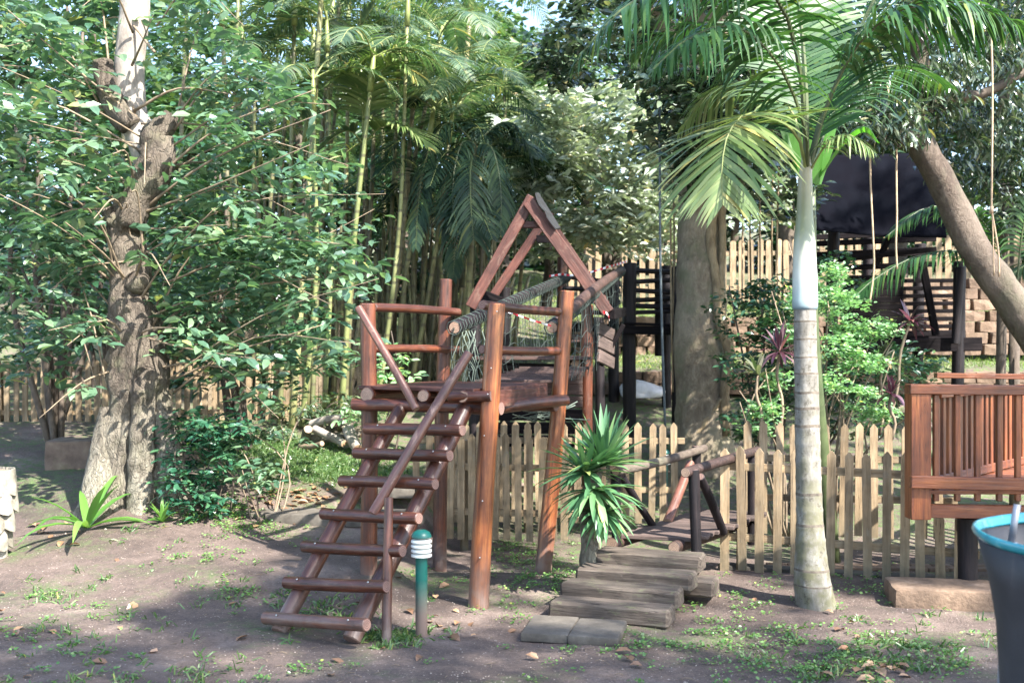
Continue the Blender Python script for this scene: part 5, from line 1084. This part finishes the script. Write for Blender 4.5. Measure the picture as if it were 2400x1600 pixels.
# small palms by the black playhouse
for nm, lb, base, frs in (('low_palm', 'low green palm with arching fronds before the black playhouse', (4.2, 11.2, .2), (([(2330, 720, 10.9), (2280, 600, 10.8), (2200, 575, 10.7), (2100, 590, 10.6), (2010, 640, 10.5), (1965, 680, 10.4)], .5), ([(2330, 720, 11.4), (2290, 560, 11.4), (2220, 480, 11.3), (2120, 480, 11.2), (2040, 540, 11.1)], .5), ([(2330, 720, 11.1), (2350, 520, 11), (2390, 400, 10.9), (2460, 340, 10.8)], .55))),
                         ('low_palm', 'shaded dark palm filling the right edge behind the leaning trunk', (6.2, 12.4, .4), (([(2480, 760, 12.2), (2420, 520, 12.2), (2330, 400, 12.1), (2240, 380, 12)], .6), ([(2480, 760, 12.3), (2440, 560, 12.3), (2370, 480, 12.2), (2290, 500, 12.1), (2240, 560, 12)], .55), ([(2480, 760, 12.2), (2450, 640, 12), (2380, 600, 11.9), (2310, 640, 11.8)], .5), ([(2480, 760, 12.2), (2470, 500, 12.2), (2430, 340, 12.1), (2350, 280, 12)], .6)))):
    r_ = thing(nm, lb, 'palm', base); b_ = P(*frs[0][0][0]); mb = MB(); mb.tube([Vector((b_.x, b_.y, gz(b_.x, b_.y) - .1)), b_], .05, 9); mb.build('trunk', M['barkdark'], r_)
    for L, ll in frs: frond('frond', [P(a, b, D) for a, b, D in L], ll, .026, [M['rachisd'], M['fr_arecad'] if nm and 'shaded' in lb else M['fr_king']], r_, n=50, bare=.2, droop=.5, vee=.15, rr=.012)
mb = MB(); p = [P(2298, 900, 12.6), P(2300, 780, 12.6), P(2302, 640, 12.6), P(2306, 420, 12.6)]; mb.tube(spline(p, 14), .055, 10); o = mb.build('dark_palm_stem', M['barkdark']); tag(o, 'slim dark bare stem rising behind the deck and leaning trunk', 'tree')

M['canepale'] = M['cane'].copy(); M['canepale'].name = 'pale_green_ringed_cane'
for n__ in M['canepale'].node_tree.nodes:
    if n__.type == 'VALTORGB' and len(n__.color_ramp.elements) == 3 and abs(n__.color_ramp.elements[0].position - .3) < .01:
        for e__, c__ in zip(n__.color_ramp.elements, ((.11, .12, .06, 1), (.23, .24, .13, 1), (.38, .38, .25, 1))): e__.color = c__
# ------------------------------------------------------------ clumping palms
def areca(label, base, stems, seed, mat=None, fl=1.9, nfr=6):
    rs = random.Random(seed); r_ = thing('clumping_palm', label, 'palm tree', base, None)
    for (px0, py0, px1, py1, D, rad) in stems:
        p0 = P(px0, py0, D); p0.z = gz(p0.x, p0.y) - .1; p1 = P(px1, py1, D + rs.uniform(-.5, .5)); mid = p0.lerp(p1, .5) + Vector((rs.uniform(-.1, .1), 0, 0))
        c = spline([p0, mid, p1], 12); mb = MB(); rad *= .72; mb.tube(c, [rad * (1.1 - .035 * k) for k in range(12)], 8); mb.build('cane', M['cane'], r_, loc=p0)
        d = (p1 - mid).normalized(); mb = MB(); tip_ = p1 + d * .45; mb.tube([p1, p1 + d * .15, tip_], [rad * 1.15, rad * 1.1, rad * .5], 8); mb.build('crownshaft', M['rachis'], r_, loc=p1)
        a0 = rs.uniform(0, 6.28)
        for k in range(nfr):
            a = a0 + k * 2.4 + rs.uniform(-.3, .3); L = fl * rs.uniform(.75, 1.1); e = rs.uniform(.55, 1.3); h = Vector((math.cos(a), math.sin(a), 0))
            v = d * math.sin(e) + h * math.cos(e); v.normalize(); q = [tip_ - d * .1]
            for s_ in range(4): v = (v + h * .18 - up * (.22 + .16 * s_)).normalized(); q.append(q[-1] + v * L / 4)
            frond('frond', q, .44, .022, [M['rachis'], (mat or M['fr_areca'])], r_, n=36, bare=.18, droop=.5, vee=.3, rr=.011, nseg=3)
areca('clump of pale yellow-green canes rising behind the right of the gnarled tree', (-3.2, 14, 1.0), [(690, 900, 720, 150, 13.6, .055), (662, 900, 700, 330, 13.8, .05), (640, 900, 655, 260, 14.2, .045), (600, 880, 560, 120, 14.4, .045), (560, 880, 510, 60, 14.6, .05), (705, 900, 745, 460, 13.2, .04), (730, 900, 770, 260, 14.0, .04), (540, 880, 548, 300, 14.8, .04), (620, 900, 600, 380, 15.0, .035), (675, 900, 760, 60, 14.6, .05)], 1, nfr=4)
areca('tall clump of leaning bamboo-like canes just left of the tower', (-1.3, 13.2, 1.0), [(848, 900, 948, 250, 12.6, .052), (790, 900, 862, 220, 12.8, .045), (905, 900, 985, 320, 12.9, .045), (930, 900, 1030, 330, 13.1, .042), (880, 900, 915, 180, 13.3, .04), (960, 900, 1005, 300, 13.5, .04), (830, 900, 830, 160, 13.6, .045), (1000, 900, 1080, 420, 13.0, .038), (760, 900, 800, 200, 13.4, .042), (870, 900, 1000, 140, 14.0, .045)], 2, fl=1.5, nfr=4)
CANE_ = M['cane']; M['cane'] = M['canepale']
areca('slim pale yellow-green canes standing clear of the foliage beside the gnarled tree', (-2.3, 12.2, .8), [(668, 900, 745, -120, 11.9, .05), (690, 900, 720, 260, 12.1, .04), (640, 900, 676, 60, 12.3, .042), (742, 900, 752, 120, 12.2, .036), (780, 900, 850, 210, 12.0, .044), (560, 900, 548, -60, 12.8, .04), (600, 900, 585, 200, 12.9, .036), (715, 900, 790, -100, 12.5, .04), (860, 900, 935, 60, 12.4, .036)], 11, fl=1.1, nfr=4)
M['cane'] = CANE_
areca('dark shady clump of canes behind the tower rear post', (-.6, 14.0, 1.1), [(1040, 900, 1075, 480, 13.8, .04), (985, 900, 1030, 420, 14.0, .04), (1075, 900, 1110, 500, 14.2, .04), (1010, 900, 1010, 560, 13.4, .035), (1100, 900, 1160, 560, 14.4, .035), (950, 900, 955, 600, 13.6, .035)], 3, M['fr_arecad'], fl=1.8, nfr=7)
areca('far clump of tall yellowish palms above the A-frame roof', (-.2, 18, 2.0), [(1040, 700, 1080, 30, 17.5, .075), (1090, 700, 1115, 300, 17.0, .05), (1140, 700, 1160, 220, 17.6, .05), (1000, 700, 985, 120, 18, .05), (900, 700, 880, 60, 18, .05), (1180, 700, 1230, 330, 16.8, .045)], 4, fl=2.2, nfr=7)
areca('far clump of palms at the upper left with yellow crownshafts', (-5.5, 18, 1.9), [(520, 700, 510, 40, 17.0, .06), (420, 700, 430, 20, 18, .06), (600, 700, 640, 40, 17.6, .05), (300, 700, 260, 60, 18, .06), (760, 700, 800, 60, 18.4, .055), (120, 700, 60, 130, 17, .07)], 5, fl=2.3, nfr=7)
# dense bare canes and dead stems at the foot of the clumps (each clump's own thin canes)
for nm, x0, x1, n, D0, lb in (('cane_thicket', 560, 860, 46, 13.6, 'thicket of thin light canes behind the log pile'), ('cane_thicket', 850, 1150, 60, 13.9, 'dark thicket of thin canes behind the tower deck')):
    r_ = thing(nm, lb, 'thicket', P((x0 + x1) / 2, 900, D0))
    for i in range(n):
        px = random.uniform(x0, x1); D = D0 + random.uniform(-.7, 1.2); p0 = P(px, 900, D); p0.z = gz(p0.x, p0.y) - .05; p1 = p0 + Vector((random.gauss(.12, .22), random.uniform(-.1, .1), random.uniform(1.3, 2.8)))
        mb = MB(); mb.tube(spline([p0, p0.lerp(p1, .5) + Vector((random.gauss(0, .03), 0, 0)), p1], 6), [random.uniform(.014, .030)] * 6, 6); mb.build('cane', M['cane'], r_, loc=p0)
# top-left corner palm
r_ = thing('corner_palm', 'palm with bright arching fronds in the top left corner', 'palm tree', (-5.6, 11.6, .6)); mb = MB(); mb.tube(spline([Vector((-5.7, 11.8, .4)), Vector((-5.65, 11.7, 2.5)), P(-90, 180, 11.6)], 10), .07, 9); mb.build('trunk', M['cane'], r_)
for L in ([(-90, 180, 11.6), (-40, 40, 11.4), (50, 10, 11.2), (130, 70, 11.1), (170, 160, 11)], [(-90, 180, 11.6), (-60, 60, 11.4), (0, 50, 11), (70, 120, 10.8)], [(-90, 180, 11.6), (-80, -60, 11.6), (20, -120, 11.6), (120, -60, 11.5)], [(-90, 180, 11.6), (-20, 130, 11.8), (60, 180, 12)]):
    frond('frond', [P(a, b, D) for a, b, D in L], .6, .032, [M['rachis'], M['fr_areca']], r_, n=46, bare=.15, droop=.5)
# two fan-shaped fronds and hanging dead fronds among the canes
r_ = thing('fan_palm', 'slim palm with silvery-lit fronds in the middle of the cane thicket', 'palm tree', (-1.6, 12.3, .8)); pA = P(835, 330, 12.2); mb = MB(); mb.tube(spline([Vector((P(790, 900, 12.4).x, 12.4, .7)), P(810, 600, 12.3), pA], 12), .032, 8); mb.build('trunk', M['cane'], r_)
for L, m_ in (([(835, 330, 12.2), (842, 240, 12), (880, 160, 11.8), (930, 150, 11.6), (960, 190, 11.5)], 'fr_lit'), ([(835, 330, 12.2), (830, 230, 12), (800, 170, 11.8), (760, 190, 11.7)], 'fr_lit'), ([(835, 330, 12.2), (880, 290, 12), (940, 300, 11.8), (985, 340, 11.7)], 'fr_lit'), ([(835, 330, 12.2), (800, 300, 12.1), (750, 330, 12), (730, 380, 12)], 'fr_areca'), ([(835, 330, 12.2), (860, 260, 12.4), (950, 220, 12.5), (1020, 260, 12.5)], 'fr_areca'), ([(835, 330, 12.2), (835, 200, 12.4), (820, 90, 12.5), (860, 10, 12.5)], 'fr_areca')):
    frond('frond', [P(a, b, D) for a, b, D in L], .48, .032, [M['rachis'], M[m_]], r_, n=40, bare=.2, droop=.25, vee=.3)
r_ = thing('drooping_palm', 'shaded grey-green palm with hanging fronds behind the left rafter', 'palm tree', (-.3, 12.6, .8)); pA = P(1090, 330, 12.6); mb = MB(); mb.tube(spline([Vector((P(1060, 900, 12.8).x, 12.8, .7)), P(1080, 600, 12.7), pA], 12), .035, 8); mb.build('trunk', M['cane'], r_)
for L in ([(1090, 330, 12.6), (1060, 330, 12.4), (1040, 420, 12.2), (1045, 560, 12.1), (1040, 640, 12.1)], [(1090, 330, 12.6), (1130, 340, 12.4), (1150, 430, 12.3), (1150, 540, 12.2)], [(1090, 330, 12.6), (1030, 280, 12.4), (980, 360, 12.2), (960, 480, 12.1), (955, 570, 12)], [(1090, 330, 12.6), (1160, 280, 12.7), (1210, 330, 12.7), (1230, 400, 12.7)], [(1090, 330, 12.6), (1080, 400, 12), (1085, 520, 11.9), (1100, 620, 11.9)]):
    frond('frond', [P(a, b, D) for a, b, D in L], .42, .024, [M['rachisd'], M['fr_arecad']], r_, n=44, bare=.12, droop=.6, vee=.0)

# ------------------------------------------------------------ far trees closing the view
def far_tree(px, D, h, rad, label, n=420, L=.24, mat='lf_far', kind='diamond'):
    x = (px - 1176) / F * D; z0 = gz(x, D, False); r_ = thing('background_tree', label, 'tree', (x, D, z0)); top = z0 + h
    mb = MB(); q = spline([Vector((x, D, z0 - .2)), Vector((x + random.uniform(-.3, .3), D, z0 + h * .4)), Vector((x + random.uniform(-.6, .6), D, z0 + h * .8))], 12); mb.tube(q, [.2 * (1.1 - .07 * k) for k in range(12)], 9, fl=warp(2, .2)); mb.build('trunk', M['barkdark'], r_)
    bl = [((x + random.gauss(0, rad * .5), D + random.gauss(0, rad * .35), z0 + h * random.uniform(.3, .95)), (rad * random.uniform(.4, .62),) * 2 + (rad * random.uniform(.3, .5),), int(n / 9)) for _ in range(9)]
    crown(r_, bl, L, M[mat], kind, 9, .7, .3, thin=-.15, fr=.7)
fars = ((-80, 20, 6.5, 2.6, 'broad far tree at the far left edge behind the palms'), (180, 22, 7.5, 2.6, 'far tree behind the pale bole of the gnarled tree'), (430, 24, 7.0, 2.6, 'far tree showing between the left palms'), (700, 23, 6.4, 2.5, 'far tree behind the yellow canes'), (930, 25, 6.2, 2.6, 'far tree behind the silvery palm'), (1150, 26, 5.8, 2.3, 'far tree above and left of the A-frame'), (1360, 27, 6.0, 2.6, 'far light-green tree under the open patch of sky'), (1560, 24, 8.5, 3.0, 'far tree behind the thick trunk crown'), (1820, 22.5, 8.0, 3.0, 'far tree behind the ringed palm crown'), (2060, 22.5, 7.6, 2.8, 'far dark tree above the black playhouse'), (2330, 21.5, 7.6, 2.9, 'far dark tree at the upper right corner'), (2560, 20, 7, 2.8, 'far tree beyond the right edge'), (300, 29, 10, 3.2, 'tallest far tree behind the left palms'), (800, 29, 9.5, 3.2, 'tall far tree rising behind the middle palms'), (1090, 30, 9.5, 3.0, 'tall far tree left of the open patch of sky'), (1260, 33, 8.0, 2.8, 'pale far tree just below the open patch of sky'), (1500, 31, 9.5, 3.0, 'tall far tree right of the open patch of sky'))
for i, a in enumerate(fars): far_tree(*a, n=620 if i < 11 else 560, L=.27)
# second, lower hedge mass at the back of the lawn
hd = thing('boundary_hedge', 'long dark boundary hedge far behind the lawn and fences', 'hedge', (0, 31, 3.2)); cs = []
for i in range(40): px = -700 + i * 95; cs.append(blob_pts(((px - 1176) / F * 32, 32 + random.uniform(-1, 1), gz((px - 1176) / F * 32, 32, False) + random.uniform(.6, 3.6)), (1.5, 1.0, 1.5), 150, .4))
cen = np.concatenate(cs); pos, d, nr, LL, ax = sprays(cen, 8, .8, .36, .2); leaf_obj('leaves', pos, d, nr, LL, 'diamond', M['lf_dark'], hd)
for i in range(9): x = -14 + i * 3.4; mb = MB(); mb.tube([Vector((x, 32, gz(x, 32, False) - .2)), Vector((x + .2, 32, gz(x, 32, False) + 2.5))], .12, 7); mb.build('stem', M['barkdark'], hd)

# ------------------------------------------------------------ unseen trees, crown clumps placed to shade the near ground and chosen spots
def shade_tree(x, y, h, blobs, label):
    r_ = thing('shade_tree', label, 'tree', (x, y, 0)); q = spline([Vector((x, y, -.2)), Vector((x + .2, y, h * .5)), Vector((x, y, h * .95))], 14); mb = MB(); mb.tube(q, [.22 * (1.15 - .05 * k) for k in range(14)], 12, fl=warp(3, .15)); mb.build('trunk', M['bark1'], r_)
    for (c, r, n) in blobs[::2]: mb = MB(); mb.tube(spline([Vector((x, y, h * .55)), Vector(c).lerp(Vector((x, y, h * .6)), .4), Vector(c)], 8), [.09, .085, .08, .07, .06, .05, .04, .03], 7); mb.build('limb', M['bark1'], r_)
    crown(r_, blobs, .17, M['lf_mango'], 'ovate', 9, .5, .3, thin=-.12, fr=1.0)
def sh(gx, gy, h, rx, ry, n): return ((gx + SUN.x / SUN.z * h, gy + SUN.y / SUN.z * h, h), (rx, ry, .7), n)
def sh3(gx, gy, gz_, h, rx, ry, n): k = (h - gz_) / SUN.z; return ((gx + SUN.x * k, gy + SUN.y * k, h), (rx, ry, .6), n)
SHADE = [sh3(-.6, 3.6, 0, 11.0, 2.8, 1.7, 330), sh3(-2.9, 5.2, 0, 11.4, 1.5, .9, 190), sh3(2.0, 4.6, 0, 11.2, 1.9, 1.4, 270), sh3(.2, 5.5, 0, 10.8, 1.3, .7, 130), sh3(-1.1, 6.35, .35, 11, .8, .6, 110), sh3(-.75, 6.95, .8, 11, .45, .35, 34), sh3(1.3, 6.5, .1, 10.6, .8, .6, 80),
         sh3(2.4, 7.6, .4, 10.4, .8, .5, 60), sh3(3.2, 7.0, .9, 10.5, .8, .6, 80), sh3(-.15, 6.9, .35, 10.8, .35, .35, 22), sh3(-4.1, 6.4, 0, 11.2, .9, .5, 60), sh3(-1.8, 6.5, 0, 11, .6, .2, 20), sh3(-.6, 7.9, .7, 10.6, .4, .35, 22)]
shade_tree(9.5, -3.6, 10.8, SHADE, 'high broad leafy shade tree standing behind the viewer to the right')
SHADE2 = [sh3(-.4, 12.2, 2.9, 11, 1.0, .6, 80), sh3(-2.2, 13.6, 1.6, 11, .8, .4, 40), sh3(-.6, 13.6, 2, 11, 1.3, .9, 80), sh3(3.0, 10.6, .8, 10, .7, .4, 30), sh3(4.6, 13.6, 2.5, 11, 1.4, .8, 110), sh3(1.4, 12.8, 1.6, 10.5, .5, .4, 20)]  # clumps added along the sun's line to shade palms and play structures behind
shade_tree(11.5, 7.5, 10.6, SHADE2, 'tall unseen tree added beyond the right edge to shade the background')

bn = thing('banana_plant', 'bright translucent green broad leaves glowing behind the ringed palm crown', 'plant', (2.9, 9.4, .05))
def broad(pts, wd, side):
    c = spline(pts, 16); V = []; T = []; side = Vector(side).normalized()
    for i, p in enumerate(c):
        u = i / 15; w_ = wd * (math.sin(PI * min(1, u * .93 + .07)) ** .55) / 2; j = random.uniform(.88, 1.06); dz = Vector((0, 0, -w_ * .25))
        V += [p - side * w_ * j + dz, p + Vector((0, -.01, 0)), p + side * w_ * j + dz]
    for i in range(15): b = 3 * i; T += [(b, b + 1, b + 4, b + 3), (b + 1, b + 2, b + 5, b + 4)]
    me = fast_mesh('leaf', np.array([tuple(v - c[0]) for v in V]), T, M['banana'], None, True); link(bpy.data.objects.new('leaf', me), bn, c[0])
M['banana'] = leafmat('bright_banana_leaf', (.07, .2, .035), (.10, .27, .045), (.14, .32, .06), .35, .5, tcol=(1.0, 1.3, .35)); M['banana'].use_nodes = True
for L, wd, sd_ in (([(1862, 420, 8.4), (1852, 250, 8.3), (1850, 100, 8.2), (1845, -60, 8.2)], .34, (1, .1, 0)), ([(1866, 420, 8.5), (1895, 220, 8.5), (1915, 60, 8.4), (1920, -80, 8.4)], .30, (1, -.2, 0)), ([(1860, 420, 8.5), (1800, 200, 8.6), (1760, 40, 8.5), (1720, -60, 8.4)], .30, (1, .3, .2)), ([(1868, 430, 8.5), (1930, 330, 8.3), (1985, 290, 8.0), (2020, 330, 7.8)], .22, (.3, 1, 0))):
    broad([P(a, b, D) for a, b, D in L], wd, sd_)
mb = MB(); mb.tube(spline([Vector((2.55, 8.75, -.1)), P(1868, 800, 8.55), P(1864, 430, 8.45)], 10), [.07, .066, .062, .058, .054, .05, .046, .04, .036, .03], 10); mb.build('stem', M['rachisd'], bn)
# ------------------------------------------------------------ ground cover
def scatter(name, label, pts, L, mat, kind, per, rad, cat, flat=.6, up_=.5):
    c = np.array(pts); N = len(c); pos = np.repeat(c, per, 0) + rng.normal(0, rad, (N * per, 3)) * np.array([1, 1, 0]); pos[:, 2] = [gz(a, b) + .006 for a, b in pos[:, :2]]
    d = rand_dirs(len(pos), 0, up_); nr = np.array([0, 0, 1.0]) + rng.normal(0, 1 - flat, (len(pos), 3)); pos[:, 2] += rng.uniform(0, .02, len(pos))
    o = leaf_obj(name, pos, d, nr, L * rng.uniform(.5, 1.2, len(pos)), kind, mat, None); tag(o, label, cat); return o
def on_ground(px, py):
    D = 7.0
    for _ in range(25):
        x = (px - 1176) / F * D; z = gz(x, D, False); D = .5 * D + .5 * (CAM_Z - z) * F / max(20, (py - 800))
    return ((px - 1176) / F * D, D, 0)
cl = []
for (px, py, sx, sy, n) in ((480, 1290, 60, 12, 34), (520, 1355, 40, 16, 34), (470, 1205, 60, 20, 170), (600, 1215, 70, 16, 60), (560, 1210, 50, 20, 60), (1220, 1290, 60, 30, 120), (1260, 1330, 50, 20, 90), (1130, 1390, 60, 25, 22), (1180, 1260, 50, 12, 40), (1500, 1470, 60, 14, 34), (1620, 1440, 80, 40, 70), (1700, 1360, 90, 25, 60), (1750, 1480, 140, 50, 130), (1940, 1440, 90, 50, 120), (2000, 1350, 70, 20, 60), (1900, 1530, 160, 30, 110), (2150, 1520, 80, 30, 60), (250, 1400, 160, 25, 20), (130, 1500, 160, 40, 30), (560, 1530, 200, 30, 20), (1600, 1330, 40, 25, 30), (1480, 1590, 200, 40, 24), (950, 1330, 60, 20, 10), (620, 1160, 30, 10, 20), (1360, 1400, 20, 10, 6), (900, 1555, 200, 30, 8), (1370, 1490, 120, 14, 18)):
    for _ in range(int(n * (.36 if px > 1450 else .62))): cl.append(on_ground(random.gauss(px, sx), max(1000, random.gauss(py, sy))))
scatter('clover_patches', 'patches of small bright clover leaves on the bare soil', cl, .019, M['clover'], 'round', 16, .032, 'ground cover')
gr = []
for (px, py, sx, sy, n) in ((900, 1455, 45, 10, 60), (690, 1060, 110, 22, 800), (620, 1030, 70, 14, 200), (800, 1090, 60, 12, 200), (660, 1110, 50, 10, 40), (700, 1390, 80, 30, 26), (170, 1330, 70, 10, 6), (100, 1370, 40, 8, 8), (330, 1250, 60, 14, 6), (1550, 940, 80, 20, 90), (780, 1400, 60, 12, 20), (200, 1480, 200, 40, 30), (330, 1560, 200, 20, 24), (2000, 1500, 150, 40, 90)):
    for _ in range(n): gr.append(on_ground(random.gauss(px, sx), max(930, random.gauss(py, sy))))
c = np.array(gr); per = 9; pos = np.repeat(c, per, 0) + rng.normal(0, .03, (len(c) * per, 3)) * np.array([1, 1, 0]); pos[:, 2] = [gz(a, b) for a, b in pos[:, :2]]
d = rand_dirs(len(pos), .25, 1); nr = rand_dirs(len(pos)); V0 = None
def blades(name, label, pos, d, L, mat):
    N = len(pos); s_ = np.cross(d, rand_dirs(N)); s_ /= np.linalg.norm(s_, axis=1, keepdims=True) + 1e-9; w_ = .0045
    tip_ = pos + d * L[:, None] + np.array([0, 0, -1]) * (L * .25)[:, None]; mid = pos + d * (L * .55)[:, None]
    V = np.stack([pos - s_ * w_, pos + s_ * w_, mid + s_ * w_ * .8, mid - s_ * w_ * .8, tip_], 1).reshape(-1, 3); b = (np.arange(N) * 5)[:, None]
    T = np.concatenate([b + np.array([0, 1, 2]), b + np.array([0, 2, 3]), b + np.array([3, 2, 4])], 0); loc = Vector(V.mean(0)); loc.z = 0
    o = bpy.data.objects.new(name, tri_mesh(name, V - np.array(loc), T, mat)); link(o, None, loc); tag(o, label, 'grass', None, 'stuff'); return o
blades('short_grass', 'short sparse grass on the soil and around the ladder foot', pos, d, rng.uniform(.03, .085, len(pos)), M['grassb'])
# lawn seen through the palms and grass on the terraces
N = 26000; X = np.concatenate([rng.uniform(-3.5, 1.2, N // 2), rng.uniform(.9, 8.5, N // 2)]); Y = np.concatenate([rng.uniform(17, 30, N // 2), rng.uniform(14.7, 20.8, N // 2)]); pos = np.stack([X, Y, [gz(a, b) for a, b in zip(X, Y)]], 1)
t_ = blades('lawn_grass', 'sunlit rough grass on the terraces and lawn behind the play structures', pos, rand_dirs(N, .3, 1), rng.uniform(.06, .16, N), leafmat('lawn_blade', (.10, .17, .04), (.17, .25, .06), (.3, .36, .12), .6, .5))
# fallen leaves
pts = [on_ground(random.uniform(0, 2300), random.uniform(1180, 1568)) for _ in range(50)] + [on_ground(random.gauss(a, b), random.gauss(c_, e)) for a, b, c_, e, n in ((2000, 60, 1540, 16, 22), (700, 60, 1150, 12, 60), (1010, 80, 1410, 30, 12), (620, 60, 1185, 15, 30), (120, 60, 1240, 20, 14)) for _ in range(n)]
V0, T0 = tm('ovate'); dm = [tri_mesh('fallen_leaf', V0 * np.array([1, 1.3, 2.0]) * s_, T0, M['deadleaf']) for s_ in (.07, .09, .05)]
pts = sorted(pts, key=lambda p: p[1]); rest = []
fl_ = thing('fallen_leaves', 'brown fallen leaves strewn over the bare soil', 'fallen leaves', (0, 6.5, 0))
for i, p in enumerate(pts):
    o = bpy.data.objects.new('leaf', dm[i % 3]); o.rotation_euler = (random.gauss(0, .25), random.gauss(0, .2), random.uniform(0, 6.28)); link(o, fl_, (p[0], p[1], gz(p[0], p[1]) + .012))
# pebbles and crumbs of soil
N = 4200; q = [on_ground(random.uniform(-60, 2400), random.uniform(1210, 1600)) for _ in range(N)]
pv = np.array([(1, 0, 0), (-1, 0, 0), (0, 1, 0), (0, -1, 0), (0, 0, 1), (0, 0, -1)], float); ptri = np.array([(0, 2, 4), (2, 1, 4), (1, 3, 4), (3, 0, 4), (2, 0, 5), (1, 2, 5), (3, 1, 5), (0, 3, 5)])
s_ = rng.uniform(.002, .0065, N); s_[:40] *= 2.2; c = np.array([(a, b, gz(a, b)) for a, b, _ in q]); V = (c[:, None] + pv[None] * s_[:, None, None] * rng.uniform(.6, 1.3, (N, 6, 1)) * np.array([1, 1, .6])).reshape(-1, 3); T = (ptri[None] + (np.arange(N) * 6)[:, None, None]).reshape(-1, 3)
o = bpy.data.objects.new('pebbles', tri_mesh('pebbles', V, T, plain('pebble', (.3, .25, .21), .85, .4, 6), smooth=True)); link(o); tag(o, 'small pebbles and crumbs of soil on the bare ground', 'pebbles', None, 'stuff')

N = 420; q = [on_ground(random.uniform(-60, 2400), random.uniform(1190, 1600)) for _ in range(N)]; mb = MB()
for a, b, _ in q:
    an = random.uniform(0, PI); l = random.uniform(.015, .07); z = gz(a, b) + .005; mb.tube([(a, b, z), (a + math.cos(an) * l * .5, b + math.sin(an) * l * .5, z + .004), (a + math.cos(an + .3) * l, b + math.sin(an + .3) * l, z)], .0016, 3)
o = mb.build('twig_litter', M['twig'], None, loc=(0, 6.5, 0)); tag(o, 'small dry twigs littering the bare ground', 'twigs', None, 'stuff')
